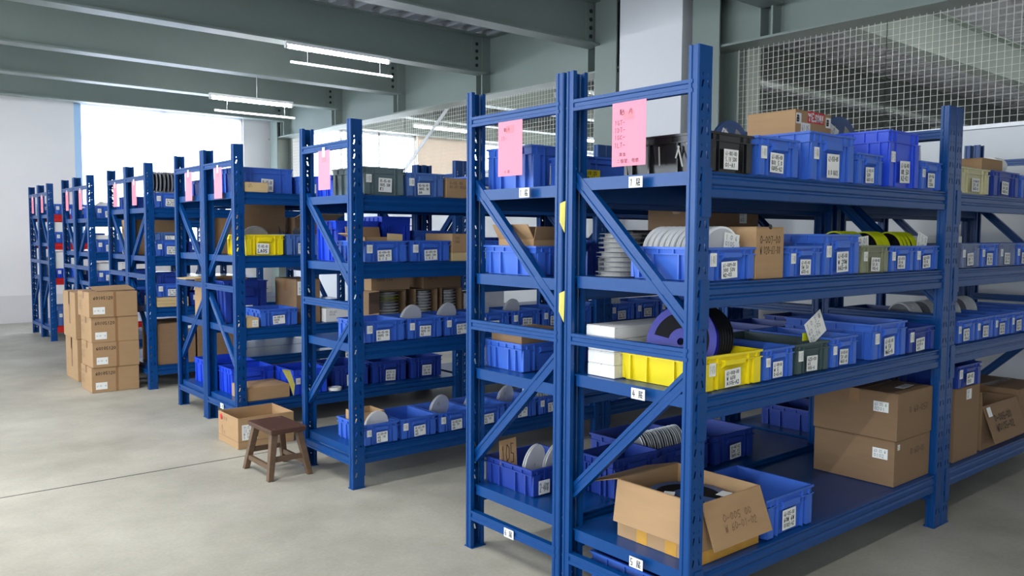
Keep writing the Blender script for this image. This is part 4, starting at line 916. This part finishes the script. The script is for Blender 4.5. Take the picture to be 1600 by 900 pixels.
put('U', 0, .055, .36, .25, M_slate, 'tall slate crate on the bottom shelf at the far end', d=.4)
carton(.06, .34, 10.09, 10.4, LU[2]+.141, LU[2]+.26, 'pale carton on the second shelf at the far end', M_wbox, tape=False)
put('U2', 3, .05, .40, .15, M_blue, 'blue crate on the top shelf of the farthest rack', y=10.73, d=.4)
put('U2', 2, .05, .40, .15, M_blue, 'blue crate on the second shelf of the farthest rack', y=10.73, d=.4)
put('U2', 1, .05, .40, .25, M_wbox, 'white crate on the third shelf of the farthest rack', y=10.73, d=.4, lab=False, tagged=False)

# ---------------------------------------------------------------- pink sheets hanging from the frame ties
def pink(y0, y1, z0, z1, label, lines=None, mark=None, x=-.0022, tilt=0.0, foot=None):
    w, h = y1-y0, z1-z0
    o = sheet('pink_sheet', label, 'paper sheet', (x, (y0+y1)/2, z0), w, h, M_pink, None, rz=-PI/2, tilt=tilt, group=None)
    if mark:
        b = MB(); plate(b, -w*mark[0]/2, w*mark[0]/2, h*mark[1], h*mark[2], -.0005, -.0001); b.obj('sticker', M_pinkmark, o)
    if lines:
        wm = MB()
        for t, xa, xb, za, zb, wt in lines: write(wm, [t], w*xa, h*za, w*xb, h*zb, -.0012, weight=wt)
        wm.obj('writing', M_ink, o)
    return o
pink(.213, .369, 1.632, 1.853, 'larger pink sheet with handwritten list on the nearest rack', [('贴 片',-.26,.2,.79,.91,.07),('1GT-',-.42,.0,.635,.735,.07),('1DT-',-.42,.0,.52,.62,.07),('1GC-',-.42,.0,.405,.505,.07),('1LT-',-.42,.0,.285,.385,.07),('库存',-.27,-.02,.145,.225,.07),('二极管、电感',-.34,.42,.04,.125,.07)], (.30,.72,.86))
pink(.857, 1.010, 1.630, 1.851, 'pink sheet with short handwriting on the rack backing the nearest one', [('贴片',-.24,.08,.80,.90,.07),('1T-',-.36,-.0,.64,.735,.07),('4 层',-.22,.05,.045,.12,.07)], (.32,.78,.92))
for y0, y1, wd in ((2.487, 2.627, 'on the rack beside the stool'), (4.10, 4.25, 'on the rack behind the open floor carton'), (4.715, 4.865, 'hanging left of it, behind the open floor carton rack'), (6.17, 6.31, 'on the rack beside the four brown cartons'), (6.80, 6.94, 'on the rack backing the four carton rack'), (8.22, 8.36, 'on the front rack behind the carton stacks'), (8.86, 9.0, 'on the rear rack behind the carton stacks'), (10.30, 10.44, 'on the front far rack with red beams'), (10.92, 11.06, 'on the farthest rack by the far wall')):
    o = pink(y0, y1, 1.635, 1.852, 'pink sheet '+wd, None, (.34,.70,.84) if y0 < 6 else None)
    b = MB(); plate(b, -.018, .012, .18, .235, -.0016, -.0006); b.obj('white_tape', M_white, o)

# ---------------------------------------------------------------- on the floor: stool, open carton, carton stacks
st = empty('wooden_stool', (-.165, 2.86, 0), math.radians(4)); tag(st, 'low dark wooden stool with splayed legs on the concrete aisle', 'stool')
SH = .285
b = MB(); b.hexa([(-.105,-.165,SH-.03),(.105,-.165,SH-.03),(.105,.165,SH-.03),(-.105,.165,SH-.03)], [(-.11,-.17,SH),(.11,-.17,SH),(.11,.17,SH),(-.11,.17,SH)]); bevel(b.obj('seat', M_seat, st), .006)
for x, y in ((-.075,-.13),(.075,-.13),(.075,.13),(-.075,.13)):
    b = MB(); b.cyl((x, y, SH), (0,0,1), .010, .0012, 12); b.obj('leg_tenon', M_wood, st)
def legpt(sx, sy, f): return Vector((sx*(.075+.045*f), sy*(.125+.045*f), (SH-.03)*(1-f)))
for sx in (-1, 1):
    for sy in (-1, 1):
        a, c = legpt(sx, sy, 0), legpt(sx, sy, 1); q = .018
        b = MB(); sq = lambda p, q: [(p.x-q,p.y-q,p.z),(p.x+q,p.y-q,p.z),(p.x+q,p.y+q,p.z),(p.x-q,p.y+q,p.z)]
        b.hexa(sq(c, .016), sq(a, .020)); bevel(b.obj('leg', M_wood, st), .003)
for p, q in ((legpt(-1,-1,.72),legpt(-1,1,.72)), (legpt(1,-1,.72),legpt(1,1,.72)), (legpt(-1,-1,.56),legpt(1,-1,.56)), (legpt(-1,1,.56),legpt(1,1,.56))):
    b = MB(); b.bar(p, q, .018, .028); b.obj('stretcher', M_wood, st)

o = open_carton(-.165, .215, 3.455, 3.80, 0, .20, 'open empty brown carton on the floor behind the wooden stool', M_card)
b = MB(); b.box(-.1915,.1915,-.0015,.3465,.046,.0475); b.obj('seam', M_cardd, o)
sticker(o, -.165, -.06, .055, .155, -.0003, ['30 25 05 1','12 61 2','# 01 25','5 0 #'], weight=.10)
wm = MB(); wm.ring((.02,-.001,.17), (0,1,0), .011, .015, .0006, 20); write(wm, ['O'], .0155, .163, .026, .178, -.0012, weight=.2); write(wm, ['-'], -.06, .16, -.03, .18, -.0012, weight=.5); wm.obj('printed_mark', M_red, o)
s2 = MB(); write(s2, ['# 1 0','','Y','I T'], -.11, .05, .12, .18, -.0008, weight=.09); so = s2.obj('printed_mark', M_ink, o); so.matrix_local = Matrix.Translation((-.1905, .17, 0)) @ Matrix.Rotation(-PI/2, 4, 'Z')
r2 = MB(); plate(r2, -.14, -.10, .15, .185, -.0008, -.0002, .4); so = r2.obj('red_mark', M_red, o); so.matrix_local = Matrix.Translation((-.1905, .17, 0)) @ Matrix.Rotation(-PI/2, 4, 'Z')

zz = 0
for i, (dx, dy, rz) in enumerate(((-.01,.01,0),(0,0,.01),(-.004,.006,-.008),(-.02,-.006,.012))):
    h = .218
    o = carton(-.425+dx, -.045+dx*.4, 6.04+dy, 6.42+dy, zz, zz+h, '%s brown carton in the stack of four on the floor' % ('lowest', 'second lowest', 'third', 'topmost')[i], M_card, 'stack of four brown cartons', lab=(.08,.32,.12,.40), lines=['','61 05   #',''], rz=rz)
    wm = MB(); write(wm, ['60105120'], -.16, h*.68, .0, h*.84, -.0008, weight=.16); wm.obj('printed_text', M_dark, o)
    b = MB(); b.box(.0, .022, -.0008, -.0002, 0, h-.002); b.obj('tape', M_btape, o)
    wm = MB(); write(wm, ['0610 25 0','','1 20 5 0','620 11','0105 20','51 0 2'], -.14, .05, .14, h*.85, -.0008, weight=.1); so = wm.obj('side_print', M_dark, o); so.matrix_local = Matrix.Translation((-.5*(.38-.6*abs(dx))-.012, .19, 0)) @ Matrix.Rotation(-PI/2, 4, 'Z')
    zz += h+.001
b = MB(); b.mesh([(-.16,0,0),(.16,0,.004),(.17,.30,.03),(-.15,.30,.02),(-.16,0,.004),(.16,0,.008),(.17,.30,.034),(-.15,.30,.024)], [(3,2,1,0),(4,5,6,7),(0,1,5,4),(1,2,6,5),(2,3,7,6),(3,0,4,7)])
tag(b.obj('cardboard_sheet', M_card), 'loose cardboard sheet lying on the stack of four cartons', 'cardboard', None, (-.21, 6.10, zz+.004))
zz = 0
for i, h in enumerate((.40, .43)):
    o = carton(-.40+.012*i*-1, -.06, 6.72-.01*i, 7.20, zz, zz+h, ('lower', 'upper')[i]+' tall brown carton in the stack of two behind the stack of four', M_card, 'stack of two brown cartons'); zz += h+.001
    t = MB(); t.box(-.5*(.34+.012*i)-.0008, -.5*(.34+.012*i)-.0002, .2, .25, h*.3, h); t.obj('side_tape', M_btape, o)
